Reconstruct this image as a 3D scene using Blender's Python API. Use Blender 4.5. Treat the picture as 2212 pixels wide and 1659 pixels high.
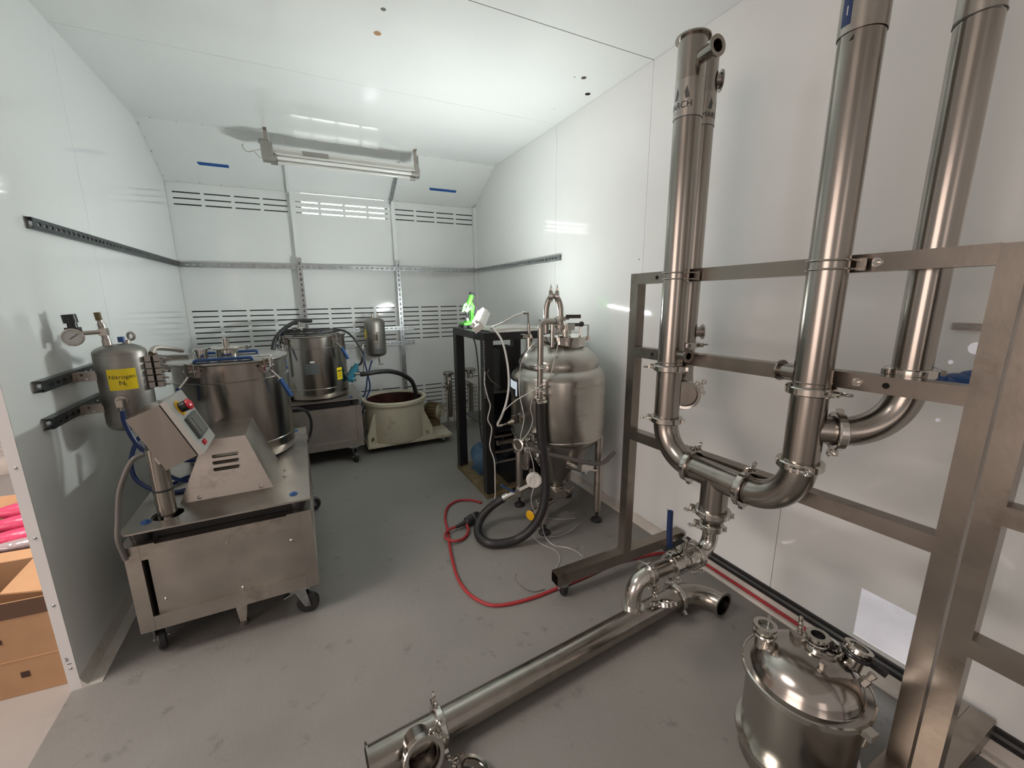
import bpy, math, random
from mathutils import Vector as V, Matrix
random.seed(7)
PI = math.pi
S = bpy.context.scene
for o in list(bpy.data.objects): bpy.data.objects.remove(o)
COL = S.collection

# ------------------------------------------------------------------ camera
def make_camera():
    yaw, pitch, roll, f = math.radians(26.56), math.radians(-12.02), math.radians(-.503), 897.5
    fw = V((math.sin(yaw)*math.cos(pitch), math.cos(yaw)*math.cos(pitch), math.sin(pitch)))
    r = V((math.cos(yaw), -math.sin(yaw), 0)); u = r.cross(fw)
    r2 = r*math.cos(roll)+u*math.sin(roll); u2 = -r*math.sin(roll)+u*math.cos(roll)
    cd = bpy.data.cameras.new('camera'); cam = bpy.data.objects.new('camera', cd); COL.objects.link(cam)
    cd.sensor_fit = 'HORIZONTAL'; cd.sensor_width = 36; cd.lens = f/2212*36; cd.clip_start = .02
    m = Matrix((( r2.x, u2.x, -fw.x, 0), (r2.y, u2.y, -fw.y, 0), (r2.z, u2.z, -fw.z, 1.5), (0, 0, 0, 1)))
    cam.matrix_world = m; S.camera = cam
make_camera()

# ------------------------------------------------------------------ light
W = bpy.data.worlds.new('warehouse_ambience'); S.world = W; W.use_nodes = True
bg = W.node_tree.nodes['Background']; bg.inputs[0].default_value = (1, .90, .84, 1); bg.inputs[1].default_value = .22
def area(name, loc, target, sx, sy, power, col):
    l = bpy.data.lights.new(name, 'AREA'); l.shape = 'RECTANGLE'; l.size = sx; l.size_y = sy; l.energy = power; l.color = col
    o = bpy.data.objects.new(name, l); COL.objects.link(o); o.location = loc
    o.rotation_euler = (V(target)-V(loc)).to_track_quat('-Z', 'Y').to_euler(); return o
# daylight of the roll-up doors of the hall the booth stands in, and an unseen overhead light added to brighten cartons and hall floor
area('hall_door_daylight', (-6.5, -1.2, 1.7), (0, .4, 1.4), 3.6, 3.2, 66, (1, .80, .72))
area('hall_door_daylight', (-2.5, -6.5, 1.8), (-.6, 2, 1.3), 1.9, 3.2, 11, (1, .82, .74))
area('outdoor_daylight', (4.3, .6, 5.2), (3.2, .6, 0), 3, 3, 80, (.95, .95, 1))
area('hall_fill_light', (-3.2, 1.5, 4.6), (-3.2, 1.5, 0), 1.6, 1.6, 110, (1, .90, .84))
VS = S.view_settings; VS.view_transform = 'Standard'; VS.look = 'None'; VS.gamma = 1; VS.use_curve_mapping = False; VS.exposure = 0.92

# ------------------------------------------------------------------ materials
def mat(name, col, rough=.5, metal=0., var=0., scale=6., bump=0., bscale=30., coat=0., stretch=(1, 1, 1), emit=None, es=0., dirt=None, dscale=3., dlo=.55, dhi=.7, rv=.0, spec=.5):
    m = bpy.data.materials.new(name); m.use_nodes = True; nt = m.node_tree; N = nt.nodes; L = nt.links
    b = N['Principled BSDF']; b.inputs['Base Color'].default_value = (*col, 1); b.inputs['Roughness'].default_value = rough
    b.inputs['Metallic'].default_value = metal; b.inputs['Coat Weight'].default_value = coat; b.inputs['Coat Roughness'].default_value = .06
    b.inputs['Specular IOR Level'].default_value = spec
    if emit: b.inputs['Emission Color'].default_value = (*emit, 1); b.inputs['Emission Strength'].default_value = es
    if var or bump or dirt or rv:
        tc = N.new('ShaderNodeTexCoord'); mp = N.new('ShaderNodeMapping'); mp.inputs['Scale'].default_value = stretch
        L.new(tc.outputs['Object'], mp.inputs[0])
        no = N.new('ShaderNodeTexNoise'); no.inputs['Scale'].default_value = scale; no.inputs['Detail'].default_value = 6
        L.new(mp.outputs[0], no.inputs['Vector'])
        last = None
        if var:
            r = N.new('ShaderNodeValToRGB'); r.color_ramp.elements[0].position = .3; r.color_ramp.elements[1].position = .7
            r.color_ramp.elements[0].color = (*[max(0, c*(1-var)) for c in col], 1); r.color_ramp.elements[1].color = (*[min(1, c*(1+var)) for c in col], 1)
            L.new(no.outputs['Fac'], r.inputs[0]); last = r.outputs[0]
        if dirt:
            n2 = N.new('ShaderNodeTexNoise'); n2.inputs['Scale'].default_value = dscale; n2.inputs['Detail'].default_value = 9; n2.inputs['Roughness'].default_value = .65
            L.new(tc.outputs['Object'], n2.inputs['Vector'])
            r2 = N.new('ShaderNodeValToRGB'); r2.color_ramp.elements[0].position = dlo; r2.color_ramp.elements[1].position = dhi
            L.new(n2.outputs['Fac'], r2.inputs[0])
            mx = N.new('ShaderNodeMix'); mx.data_type = 'RGBA'; mx.inputs['B'].default_value = (*dirt, 1)
            L.new(r2.outputs[0], mx.inputs['Factor'])
            if last: L.new(last, mx.inputs['A'])
            else: mx.inputs['A'].default_value = (*col, 1)
            last = mx.outputs['Result']
        if last: L.new(last, b.inputs['Base Color'])
        if rv:
            mr = N.new('ShaderNodeMapRange'); mr.inputs['To Min'].default_value = max(.02, rough-rv); mr.inputs['To Max'].default_value = rough+rv
            mr.inputs['From Min'].default_value = .3; mr.inputs['From Max'].default_value = .7
            L.new(no.outputs['Fac'], mr.inputs[0]); L.new(mr.outputs[0], b.inputs['Roughness'])
        if bump:
            n3 = N.new('ShaderNodeTexNoise'); n3.inputs['Scale'].default_value = bscale; n3.inputs['Detail'].default_value = 3
            L.new(mp.outputs[0], n3.inputs['Vector'])
            bu = N.new('ShaderNodeBump'); bu.inputs['Strength'].default_value = bump; bu.inputs['Distance'].default_value = .02
            L.new(n3.outputs['Fac'], bu.inputs['Height']); L.new(bu.outputs[0], b.inputs['Normal'])
    return m
M = {}
M['wall'] = mat('glossy_white_panel', (.84, .865, .855), .07, 0, .02, 1.2, .03, 1.6, spec=.5, dirt=(.77, .78, .75), dscale=1.1, dlo=.62, dhi=.9)
M['ceil'] = mat('glossy_white_ceiling', (.86, .885, .87), .08, 0, .02, 1.2, .03, 1.4, spec=.5)
M['jamb'] = mat('white_jamb', (.78, .78, .78), .45, 0, .03, 5)
M['floor'] = mat('grey_painted_floor', (.225, .218, .203), .42, 0, .10, 1.6, .06, 60, rv=.1, dirt=(.13, .125, .115), dscale=9, dlo=.60, dhi=.74, spec=.35)
M['concrete'] = mat('hall_concrete', (.36, .325, .30), .55, 0, .12, 1.5, .05, 40)
M['crack'] = mat('cracked_outdoor_concrete', (.62, .60, .61), .8, 0, .1, 4, .2, 20, dirt=(.15, .14, .14), dscale=9, dlo=.68, dhi=.74)
M['joint'] = mat('dark_joint', (.03, .032, .03), .8)
M['base'] = mat('cream_flange', (.62, .59, .54), .45, 0, .08, 8, dirt=(.42, .37, .3), dscale=12, dlo=.6, dhi=.75)
M['rubber'] = mat('black_rubber', (.018, .018, .019), .45, 0, .15, 10, .1, 60)
M['steel'] = mat('brushed_stainless', (.355, .33, .298), .22, 1, .10, 3, .012, 90, stretch=(6, 6, .4), rv=.05)
M['pol'] = mat('polished_stainless', (.56, .54, .50), .13, 1, .08, 4, rv=.04)
M['dull'] = mat('dull_stainless', (.45, .415, .375), .38, 1, .14, 5, .03, 30, rv=.08, dirt=(.26, .21, .17), dscale=6, dlo=.56, dhi=.78)
M['frame'] = mat('frame_stainless', (.31, .275, .24), .33, 1, .14, 4, .02, 60, rv=.08, dirt=(.17, .13, .1), dscale=5, dlo=.58, dhi=.8)
M['tankgrey'] = mat('bead_blasted_steel', (.30, .285, .265), .45, 1, .12, 12, .05, 200)
M['vessel'] = mat('tank_stainless', (.46, .44, .40), .25, 1, .06, 2, rv=.04)
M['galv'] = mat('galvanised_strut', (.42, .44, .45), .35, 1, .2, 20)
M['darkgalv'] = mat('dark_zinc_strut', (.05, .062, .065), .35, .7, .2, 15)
M['black'] = mat('black_enamel', (.012, .012, .013), .38, 0, .1, 6)
M['blackpl'] = mat('black_plastic', (.016, .016, .018), .3)
M['blue'] = mat('blue_vinyl', (.015, .075, .24), .35)
M['bluetube'] = mat('blue_air_tube', (.012, .035, .14), .35)
M['bluemotor'] = mat('blue_motor_paint', (.06, .13, .22), .5, 0, .2, 14)
M['teal'] = mat('teal_connector', (.02, .17, .25), .4)
M['navy'] = mat('navy_vinyl', (.006, .022, .085), .4)
M['bluetape'] = mat('blue_tape', (.01, .10, .36), .6)
M['red'] = mat('red_cord', (.36, .03, .035), .45, 0, .15, 40)
M['estop'] = mat('red_button', (.55, .015, .03), .3)
M['yellow'] = mat('yellow_label', (.86, .66, .01), .45)
M['yelpl'] = mat('yellow_plastic', (.75, .42, .01), .4)
M['white'] = mat('white_plastic', (.75, .75, .72), .4)
M['tubew'] = mat('white_hose', (.62, .61, .58), .35)
M['clear'] = mat('clear_thin_tube', (.55, .55, .54), .25, .2)
M['greyhose'] = mat('grey_braided_hose', (.13, .12, .11), .5)
M['ink'] = mat('black_ink', (.02, .02, .02), .6)
M['label'] = mat('silver_sticker', (.42, .395, .36), .3, .95, .1, 6)
M['beige'] = mat('beige_paint', (.52, .485, .37), .5, 0, .08, 5, dirt=(.17, .10, .05), dscale=4, dlo=.56, dhi=.72)
M['rust'] = mat('rusty_interior', (.05, .018, .012), .35, 0, .5, 7)
M['rustmotor'] = mat('rusty_motor', (.16, .12, .06), .7, 0, .4, 20)
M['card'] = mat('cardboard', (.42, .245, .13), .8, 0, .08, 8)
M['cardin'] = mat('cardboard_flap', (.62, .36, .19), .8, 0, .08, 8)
M['pink'] = mat('pink_pouch', (.70, .07, .17), .3, 0, .12, 9, .2, 20)
M['film'] = mat('shiny_plastic_film', (.55, .45, .46), .15, .2, .2, 9, .5, 14)
M['green'] = mat('green_plastic', (.05, .42, .02), .4)
M['glass'] = mat('dial_glass', (.55, .56, .53), .12)
M['lcd'] = mat('lcd_screen', (.17, .18, .16), .2)
M['dkgrey'] = mat('dark_grey_plastic', (.09, .1, .1), .4)
M['tubeoff'] = mat('fluorescent_glass', (.80, .80, .76), .12)
M['lampgrey'] = mat('cast_end_cap', (.33, .32, .29), .5, .5, .1, 12)
M['lampwhite'] = mat('white_enamel', (.72, .71, .67), .35)
M['led'] = mat('led_tube', (1, 1, 1), .4, emit=(.95, 1, .985), es=165)
M['day'] = mat('daylight_behind_slots', (1, 1, 1), .5, emit=(1, 1, .97), es=4)
M['screen'] = mat('lit_screen', (.02, .02, .02), .2, emit=(.75, .85, .95), es=.35)
M['wood'] = mat('pallet_wood', (.55, .50, .45), .8, 0, .2, 9)
M['lidsteel'] = mat('worn_lid_steel', (.46, .43, .395), .19, 1, .15, 6, rv=.06)
M['alu'] = mat('brushed_panel', (.55, .55, .52), .42, .75, .05, 5)
M['bandshade'] = mat('painted_band_shade', (.10, .05, .028), .55)  # shade at the carton's top edge, put into a dark brown colour
M['hole'] = mat('hole_dark', (.004, .004, .004), .9)

# ------------------------------------------------------------------ mesh helpers
def basis(w):
    w = V(w).normalized(); a = V((0, 0, 1)) if abs(w.z) < .9 else V((1, 0, 0))
    u = a.cross(w).normalized(); return u, w.cross(u), w
def spline(pts, sub=8):
    P = [V(p) for p in pts]; P = [P[0]*2-P[1]]+P+[P[-1]*2-P[-2]]; out = []
    for i in range(1, len(P)-2):
        a, b, c, d = P[i-1:i+3]
        for k in range(sub):
            t = k/sub
            out.append(.5*((2*b)+(c-a)*t+(2*a-5*b+4*c-d)*t*t+(3*b-a-3*c+d)*t**3))
    out.append(P[-2]); return out
def arc(c, a, b, n=12, ang=PI/2):
    """points from c+a turning towards c+b"""
    c, a, b = V(c), V(a), V(b); return [c+a*math.cos(ang*i/n)+b*math.sin(ang*i/n) for i in range(n+1)]
class MB:
    def __init__(s): s.v = []; s.f = []
    def add(s, vs, fs):
        n = len(s.v); s.v += [V(p) for p in vs]; s.f += [[i+n for i in f] for f in fs]; return s
    def box(s, x0, x1, y0, y1, z0, z1):
        vs = [(x, y, z) for z in (z0, z1) for y in (y0, y1) for x in (x0, x1)]
        return s.add(vs, [(0, 2, 3, 1), (4, 5, 7, 6), (0, 1, 5, 4), (2, 6, 7, 3), (0, 4, 6, 2), (1, 3, 7, 5)])
    def obox(s, c, size, ux=(1, 0, 0), uy=(0, 1, 0)):
        ux = V(ux).normalized(); uz = ux.cross(V(uy)).normalized(); uy = uz.cross(ux); c = V(c); h = [d/2 for d in size]
        vs = [c+ux*(h[0]*i)+uy*(h[1]*j)+uz*(h[2]*k) for k in (-1, 1) for j in (-1, 1) for i in (-1, 1)]
        return s.add(vs, [(0, 2, 3, 1), (4, 5, 7, 6), (0, 1, 5, 4), (2, 6, 7, 3), (0, 4, 6, 2), (1, 3, 7, 5)])
    def lathe(s, prof, o=(0, 0, 0), ax=(0, 0, 1), n=32, closed=False):
        """prof: [(r, h)...] turned round ax at o"""
        u, v, w = basis(ax); o = V(o); vs = []; fs = []; k = len(prof)
        for i in range(n):
            a = 2*PI*i/n; d = u*math.cos(a)+v*math.sin(a)
            for r, h in prof: vs.append(o+d*r+w*h)
        for i in range(n):
            j = (i+1) % n
            for q in range(k-1 if not closed else k):
                q2 = (q+1) % k; fs.append((i*k+q, j*k+q, j*k+q2, i*k+q2))
        return s.add(vs, fs)
    def cyl(s, a, b, r, r2=None, n=20, caps=True):
        a, b = V(a), V(b); r2 = r if r2 is None else r2; h = (b-a).length
        p = [(r, 0), (r2, h)]
        if caps: p = [(0.0001, 0)]+p+[(0.0001, h)]
        return s.lathe(p, a, b-a, n)
    def ring(s, a, b, ro, ri, n=28):
        a, b = V(a), V(b); h = (b-a).length
        return s.lathe([(ro, 0), (ro, h), (ri, h), (ri, 0)], a, b-a, n, True)
    def tube(s, pts, r, n=10, caps=True):
        P = [V(p) for p in pts]; P = [P[0]]+[b for a, b in zip(P, P[1:]) if (b-a).length > 1e-5]; t0 = (P[1]-P[0]).normalized(); u, v, w = basis(t0); vs = []; fs = []
        for i, p in enumerate(P):
            t = ((P[i+1]-p) if i == 0 else (p-P[i-1]) if i == len(P)-1 else (P[i+1]-P[i-1])).normalized()
            q = t0.rotation_difference(t); u = q @ u; t0 = t; u = (u-t*u.dot(t)).normalized(); v = t.cross(u)
            rr = r[i] if isinstance(r, (list, tuple)) else r
            vs += [p+(u*math.cos(2*PI*k/n)+v*math.sin(2*PI*k/n))*rr for k in range(n)]
        for i in range(len(P)-1):
            for k in range(n): fs.append((i*n+k, i*n+(k+1) % n, (i+1)*n+(k+1) % n, (i+1)*n+k))
        if caps: fs += [tuple(range(n-1, -1, -1)), tuple(range((len(P)-1)*n, len(P)*n))]
        return s.add(vs, fs)
    def torus(s, c, ax, R, r, n=24, m=8, squash=1.):
        return s.lathe([(R+r*math.cos(2*PI*k/m), r*squash*math.sin(2*PI*k/m)) for k in range(m)], c, ax, n, True)
    def ball(s, c, r, n=14, m=8, sc=(1, 1, 1)):
        vs = []; fs = []; c = V(c)
        for i in range(m+1):
            th = PI*i/m
            for k in range(n):
                a = 2*PI*k/n; vs.append(c+V((math.sin(th)*math.cos(a)*r*sc[0], math.sin(th)*math.sin(a)*r*sc[1], math.cos(th)*r*sc[2])))
        for i in range(m):
            for k in range(n): fs.append((i*n+k, (i+1)*n+k, (i+1)*n+(k+1) % n, i*n+(k+1) % n))
        return s.add(vs, fs)
    def prism(s, poly, d, back=False):
        """3-D polygon extruded by vector d"""
        n = len(poly); d = V(d); vs = [V(p) for p in poly]+[V(p)+d for p in poly]
        fs = [tuple(range(n-1, -1, -1)), tuple(range(n, 2*n))]+[(i, (i+1) % n, n+(i+1) % n, n+i) for i in range(n)]
        return s.add(vs, fs)
    def plate(s, o, U, Vv, u1, v1, t, rects=(), circs=(), nseg=16):
        """flat plate from o, size u1 x v1 along U,Vv, thickness t along U x Vv; real holes: rects (u0,u1,v0,v1), circs (u,v,r)"""
        o = V(o); U = V(U).normalized(); Vv = V(Vv).normalized(); Nn = U.cross(Vv)
        R = list(rects)+[(cu-r*1.25, cu+r*1.25, cv-r*1.25, cv+r*1.25) for cu, cv, r in circs]
        us = sorted({0., u1} | {x for q in R for x in q[:2]}); vv = sorted({0., v1} | {x for q in R for x in q[2:]})
        pt = lambda a, b, k: o+U*a+Vv*b+Nn*(t*k)
        cache = {}; vs = s.v; 
        def vid(a, b, k):
            key = (round(a, 5), round(b, 5), k)
            if key not in cache: cache[key] = len(vs); vs.append(pt(a, b, k))
            return cache[key]
        occ = {}
        for i in range(len(us)-1):
            for j in range(len(vv)-1):
                mu, mv = (us[i]+us[i+1])/2, (vv[j]+vv[j+1])/2
                occ[i, j] = not any(q[0] < mu < q[1] and q[2] < mv < q[3] for q in R)
        iscirc = lambda mu, mv: any(abs(mu-c[0]) < c[2]*1.25 and abs(mv-c[1]) < c[2]*1.25 for c in circs)
        for (i, j), oc in occ.items():
            a0, a1, b0, b1 = us[i], us[i+1], vv[j], vv[j+1]
            if oc:
                s.f.append([vid(a0, b0, 1), vid(a1, b0, 1), vid(a1, b1, 1), vid(a0, b1, 1)])
                s.f.append([vid(a0, b1, 0), vid(a1, b1, 0), vid(a1, b0, 0), vid(a0, b0, 0)])
                for (di, dj, p, q) in ((-1, 0, (a0, b1), (a0, b0)), (1, 0, (a1, b0), (a1, b1)), (0, -1, (a0, b0), (a1, b0)), (0, 1, (a1, b1), (a0, b1))):
                    nb = occ.get((i+di, j+dj)); 
                    if nb: continue
                    mu, mv = (a0+a1)/2+di*1e-4*0+(di*(a1-a0)), (b0+b1)/2+dj*(b1-b0)
                    edge_mid = ((p[0]+q[0])/2+di*1e-4, (p[1]+q[1])/2+dj*1e-4)
                    if nb is not None and iscirc(*edge_mid): continue
                    s.f.append([vid(*p, 0), vid(*q, 0), vid(*q, 1), vid(*p, 1)])
        for cu, cv, r in circs:
            h = r*1.25; n = nseg; sq = []; ci = []
            for k in range(n):
                a = 2*PI*k/n+PI/4; c, d = math.cos(a), math.sin(a); m = max(abs(c), abs(d))
                sq.append((cu+h*c/m, cv+h*d/m)); ci.append((cu+r*c, cv+r*d))
            b = len(vs)
            for kk in (0, 1):
                for p in sq: vs.append(pt(*p, kk))
                for p in ci: vs.append(pt(*p, kk))
            for k in range(n):
                l = (k+1) % n
                s.f.append([b+2*n+k, b+2*n+l, b+3*n+l, b+3*n+k]); s.f.append([b+k, b+n+k, b+n+l, b+l])
                s.f.append([b+n+k, b+3*n+k, b+3*n+l, b+n+l])
        return s
WM = {}
def obj(name, mb, m, parent=None, smooth=True, ang=38, label=None):
    me = bpy.data.meshes.new(name); me.from_pydata([tuple(p) for p in mb.v], [], mb.f); me.validate()
    me.materials.append(M[m] if isinstance(m, str) else m)
    import bmesh
    b = bmesh.new(); b.from_mesh(me); bmesh.ops.recalc_face_normals(b, faces=b.faces); b.to_mesh(me); b.free()
    if smooth: me.shade_smooth(); me.set_sharp_from_angle(angle=math.radians(ang))
    o = bpy.data.objects.new(name, me); COL.objects.link(o)
    if parent: par(o, parent)
    else: WM[o.name] = Matrix.Identity(4)
    if label: o['label'] = label
    return o
def par(o, parent):
    o.parent = parent; o.matrix_parent_inverse = WM[parent.name].inverted(); WM[o.name] = Matrix.Identity(4)
def thing(name, label, cat, loc=(0, 0, 0), group=None):
    o = bpy.data.objects.new(name, None); COL.objects.link(o); o.location = loc; o.empty_display_size = .1
    WM[o.name] = Matrix.Translation(V(loc)); return tag(o, label, cat, group)
def tag(o, label, cat, group=None):
    o['label'] = label; o['category'] = cat
    if group: o['group'] = group
    return o
def struct(name, loc=None, mb=None, m=None, **k):
    if mb: o = obj(name, mb, m, **k)
    else:
        o = bpy.data.objects.new(name, None); COL.objects.link(o); o.location = loc; WM[o.name] = Matrix.Translation(V(loc))
    o['kind'] = 'structure'; return o
def text_mb(txt, size, fn):
    """flat lettering mapped by fn(x, y) -> 3-D point; x centred, y from the base line"""
    cu = bpy.data.curves.new('lettering', 'FONT'); cu.body = txt; cu.size = size; cu.align_x = 'CENTER'
    ob = bpy.data.objects.new('lettering', cu); COL.objects.link(ob); bpy.context.view_layer.update()
    me = bpy.data.meshes.new_from_object(ob.evaluated_get(bpy.context.evaluated_depsgraph_get()))
    mb = MB(); mb.add([fn(v.co.x, v.co.y) for v in me.vertices], [list(p.vertices) for p in me.polygons])
    bpy.data.objects.remove(ob); bpy.data.meshes.remove(me); bpy.data.curves.remove(cu); return mb
def on_cyl(c, r, ang0, z0):
    """wrap lettering on a vertical cylinder; ang0 = direction (radians from +X) of the centre"""
    return lambda x, y: V((c[0]+r*math.cos(ang0+x/r), c[1]+r*math.sin(ang0+x/r), z0+y))
def patch(c, r, a0, a1, z0, z1, n=10):
    mb = MB(); vs = []
    for i in range(n+1):
        a = a0+(a1-a0)*i/n
        for rr in (r-.0012, r):
            for z in (z0, z1): vs.append((c[0]+rr*math.cos(a), c[1]+rr*math.sin(a), z))
    fs = []
    for i in range(n):
        b = i*4; fs += [(b+2, b+6, b+7, b+3), (b, b+1, b+5, b+4), (b, b+4, b+6, b+2), (b+1, b+3, b+7, b+5)]
    fs += [(0, 2, 3, 1), (n*4, n*4+1, n*4+3, n*4+2)]
    return mb.add(vs, fs)
def clamp(root, c, ax, r, nut=(0, 0, 1), wing=True, m='pol'):
    """sanitary clamp round a pipe of radius r: band with two ears, hinge, bolt and wing nut"""
    c = V(c); u, v, w = basis(ax); nd = V(nut); nd = (nd-w*nd.dot(w)).normalized(); t = w.cross(nd); R = r+.016
    mb = MB().lathe([(r+.001, -.011), (R-.003, -.0125), (R, -.009), (R, .009), (R-.003, .0125), (r+.001, .011)], c, w, 30)
    for k in (-1, 1): mb.obox(c+nd*(R+.006)+t*(.009*k), (.022, .007, .015), nd, t)
    mb.obox(c-nd*(R+.003), (.012, .016, .016), nd, t)
    o = obj('clamp', mb, m, root)
    if wing:
        wn = MB().cyl(c+nd*(R+.010)-t*.022, c+nd*(R+.010)+t*.036, .0038, n=8).cyl(c+nd*(R+.010)+t*.014, c+nd*(R+.010)+t*.026, .0075, n=8)
        for k in (-1, 1): wn.torus(c+nd*(R+.010+.014*k)+t*.033, w, .008, .0035, 12, 6)
        obj('wing_nut', wn, m, o)
    return o
def flange(mb, c, ax, r, t=.006):
    c = V(c); w = V(ax).normalized(); mb.ring(c-w*t/2, c+w*t/2, r+.011, r-.002); return mb
def caster(root, x, y, h, r=.05, ang=0., swing=.02, brake=False, pl=.085):
    """swivel caster reaching from the floor to height h"""
    d = V((math.cos(ang), math.sin(ang), 0)); s = V((-d.y, d.x, 0)); top = V((x, y, h)); wc = V((x, y, r))+d*swing
    mb = MB().obox(top-V((0, 0, .003)), (pl, pl, .006), (1, 0, 0), (0, 1, 0)).cyl(top-V((0, 0, .022)), top, .026, n=14)
    for k in (-1, 1):
        mb.prism([top+s*(.021*k)-d*.024-V((0, 0, .018)), top+s*(.021*k)+d*.026-V((0, 0, .018)), wc+s*(.021*k)+d*.014-V((0, 0, .01)), wc+s*(.021*k)-d*.012-V((0, 0, .01))], s*.003)
    mb.obox(top-V((0, 0, .019)), (.05, .045, .004), d, s).cyl(wc-s*.028, wc+s*.028, .006, n=10)
    if brake: mb.obox(top-d*.045-V((0, 0, .04)), (.06, .03, .006), d+V((0, 0, .5)), s)
    o = obj('caster', mb, 'galv', root)
    obj('wheel', MB().lathe([(.012, -.016), (r-.006, -.016), (r, -.010), (r, .010), (r-.006, .016), (.012, .016)], wc, s, 24), 'rubber', o)
    return o

# ================================================================== the setting
XL, XR, YB, ZC, YC, ZS = -.92, 1.888, 4.70, 2.769, 4.11, 2.474      # left wall, right wall, back wall, ceiling, start and foot of the sloped part
YF = 1.98                                                          # front edge of the left wall
YN = -1.6                                                          # where ceiling and right wall end behind the camera
SEAM = [2.974, 1.985, 1.015, .03, -.79, YN]
sc = lambda z: 1.5+(z-1.5)*1.015

fl = struct('floor', mb=MB().box(XL-.03, XR+.06, YN-.1, YB+.1, -.06, 0), m='floor')
struct('floor_hall', mb=MB().box(-14, XL-.03, -14, 14, -.06, -.001).box(XL-.03, XR+.06, -14, YN-.1, -.06, -.001), m='concrete')
struct('floor_outdoor', mb=MB().box(XR+.06, 7, -8, 8, -.06, -.01), m='crack')

# --- back wall: three slotted sheet panels with fins between them
wb = struct('wall_back', (.48, YB, 0))
pw = .936; rows = [sc(2.381-.0485*k) for k in range(3)]+[sc(1.384-.0482*k) for k in range(8)]+[.485-.0482*k for k in range(8)]
for k in range(3):
    x0 = XL+pw*k
    rects = [(.042+.2235*i, .042+.2235*i+.197, z-.0052, z+.0052) for i in range(4) for z in rows]
    obj('panel', MB().plate((x0+(.002 if k else 0), YB+.004, 0), (1, 0, 0), (0, 0, 1), pw-(.002 if k else 0)-.0, ZS, -.004, [(r[0]-(.002 if k else 0), r[1]-(.002 if k else 0), r[2], r[3]) for r in rects]), 'wall', wb, smooth=False)
for k in (1, 2):
    x = XL+pw*k
    o = obj('fin', MB().box(x-.003, x+.001, YB-.045, YB, 0, ZS).box(x+.001, x+.030, YB-.047, YB-.043, 0, ZS), 'wall', wb, smooth=False)
obj('fin', MB().box(XR-.03, XR-.026, YB-.045, YB, 0, ZS).box(XR-.03, XR-.0, YB-.047, YB-.043, 0, ZS), 'wall', wb, smooth=False)
# dark plenum behind the slots, daylight reaching its middle bay high up
struct('plenum', mb=MB().box(XL, XR, YB+.30, YB+.32, 0, ZS+.2).box(XL-.02, XL, YB+.01, YB+.32, 0, ZS+.2).box(XR, XR+.02, YB+.01, YB+.32, 0, ZS+.2).box(XL, XR, YB+.01, YB+.32, ZS+.18, ZS+.2)
       .box(XL+pw-.03, XL+pw-.01, YB+.012, YB+.3, 0, ZS+.15).box(XL+2*pw+.01, XL+2*pw+.03, YB+.012, YB+.3, 0, ZS+.15).box(XL, XR, YB+.012, YB+.3, 1.9, 1.93), m='joint', smooth=False)
struct('window_1', mb=MB().box(XL+pw+.10, XL+2*pw-.03, YB+.20, YB+.21, 1.96, ZS+.1), m='day')

# --- left wall
wl = struct('wall_left', (XL, 3.3, 0))
for a, b in ((YF, 2.974), (2.974, YB)):
    obj('panel', MB().box(XL-.03, XL, a+.0008, b-.0008, 0, ZC), 'wall', wl, smooth=False)
o = obj('jamb', MB().box(XL-.034, XL, YF-.004, YF-.0005, 0, ZC), 'jamb', wl, smooth=False)
for z in (.93, .66, .38, .10): obj('screw', MB().lathe([(0.0001, .003), (.004, .0022), (.0055, 0)], (XL-.016, YF-.004, z), (0, -1, 0), 10), 'galv', o)
def qr_like():   # small printed mark near the foot of the jamb
    mb = MB()
    for k, w in enumerate((.007, .009, .006)): mb.box(XL-.024, XL-.024+w, YF-.0046, YF-.004, .135+.006*k, .138+.006*k)
    return mb.box(XL-.022, XL-.010, YF-.0046, YF-.004, .120, .123)
obj('printed_mark', qr_like(), 'dkgrey', o, smooth=False)
struct('baseboard_left', mb=MB().prism([(XL, YF-.004, 0), (XL+.062, YF-.004, 0), (XL+.062, YF-.004, .004), (XL+.02, YF-.004, .008), (XL+.005, YF-.004, .03), (XL, YF-.004, .05)], (0, YB-YF, 0)), m='base')

# --- right wall, panels with hole and cut-out near the camera
wr = struct('wall_right', (XR, 1.5, 0)); ys = [YB]+SEAM
k1 = 1.015
for i in range(len(ys)-1):
    a, b = ys[i+1], ys[i]; rects, circ = [], []
    if i == 3:
        rects = [(.45, .674, .136, .349)]
        circ = [(.50*k1, sc(1.328), .019), (.55*k1, sc(1.278), .0065), (.551*k1, sc(1.083), .0065)]
    rects = [(r[0]-a, r[1]-a, r[2], r[3]) for r in rects]; circ = [(c[0]-a, c[1], c[2]) for c in circ]
    obj('panel', MB().plate((XR, a+.0012, .0), (0, 1, 0), (0, 0, 1), b-a-.0024, ZC-.001, .004, rects, circ), 'wall', wr, smooth=False)
obj('joint', MB().box(XR+.0045, XR+.0065, .72, YB, 0, ZC).box(XR+.0045, XR+.0065, YN, .72, 1.5, ZC), 'joint', wr, smooth=False)
for y, z in ((1.66, .21), (2.02, 1.71), (.25, 1.1)): obj('screw', MB().lathe([(0.0001, .003), (.004, .0022), (.006, 0)], (XR, y, z), (-1, 0, 0), 10), 'galv', wr)
struct('baseboard_right', mb=MB().prism([(XR, YN, 0), (XR-.03, YN, 0), (XR-.03, YN, .006), (XR-.026, YN, .012), (XR-.008, YN, .016), (XR-.004, YN, .06), (XR, YN, .06)], (0, YB-YN, 0)), m='base')
struct('trim_1', mb=MB().box(XR-.008, XR, YN, 1.50, .066, .082).box(XR-.012, XR, YN, 1.50, .100, .116), m='rubber', smooth=False)
struct('trim_2', mb=MB().box(XR-.006, XR, YN, 1.50, .082, .100), m='galv', smooth=False)

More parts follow.
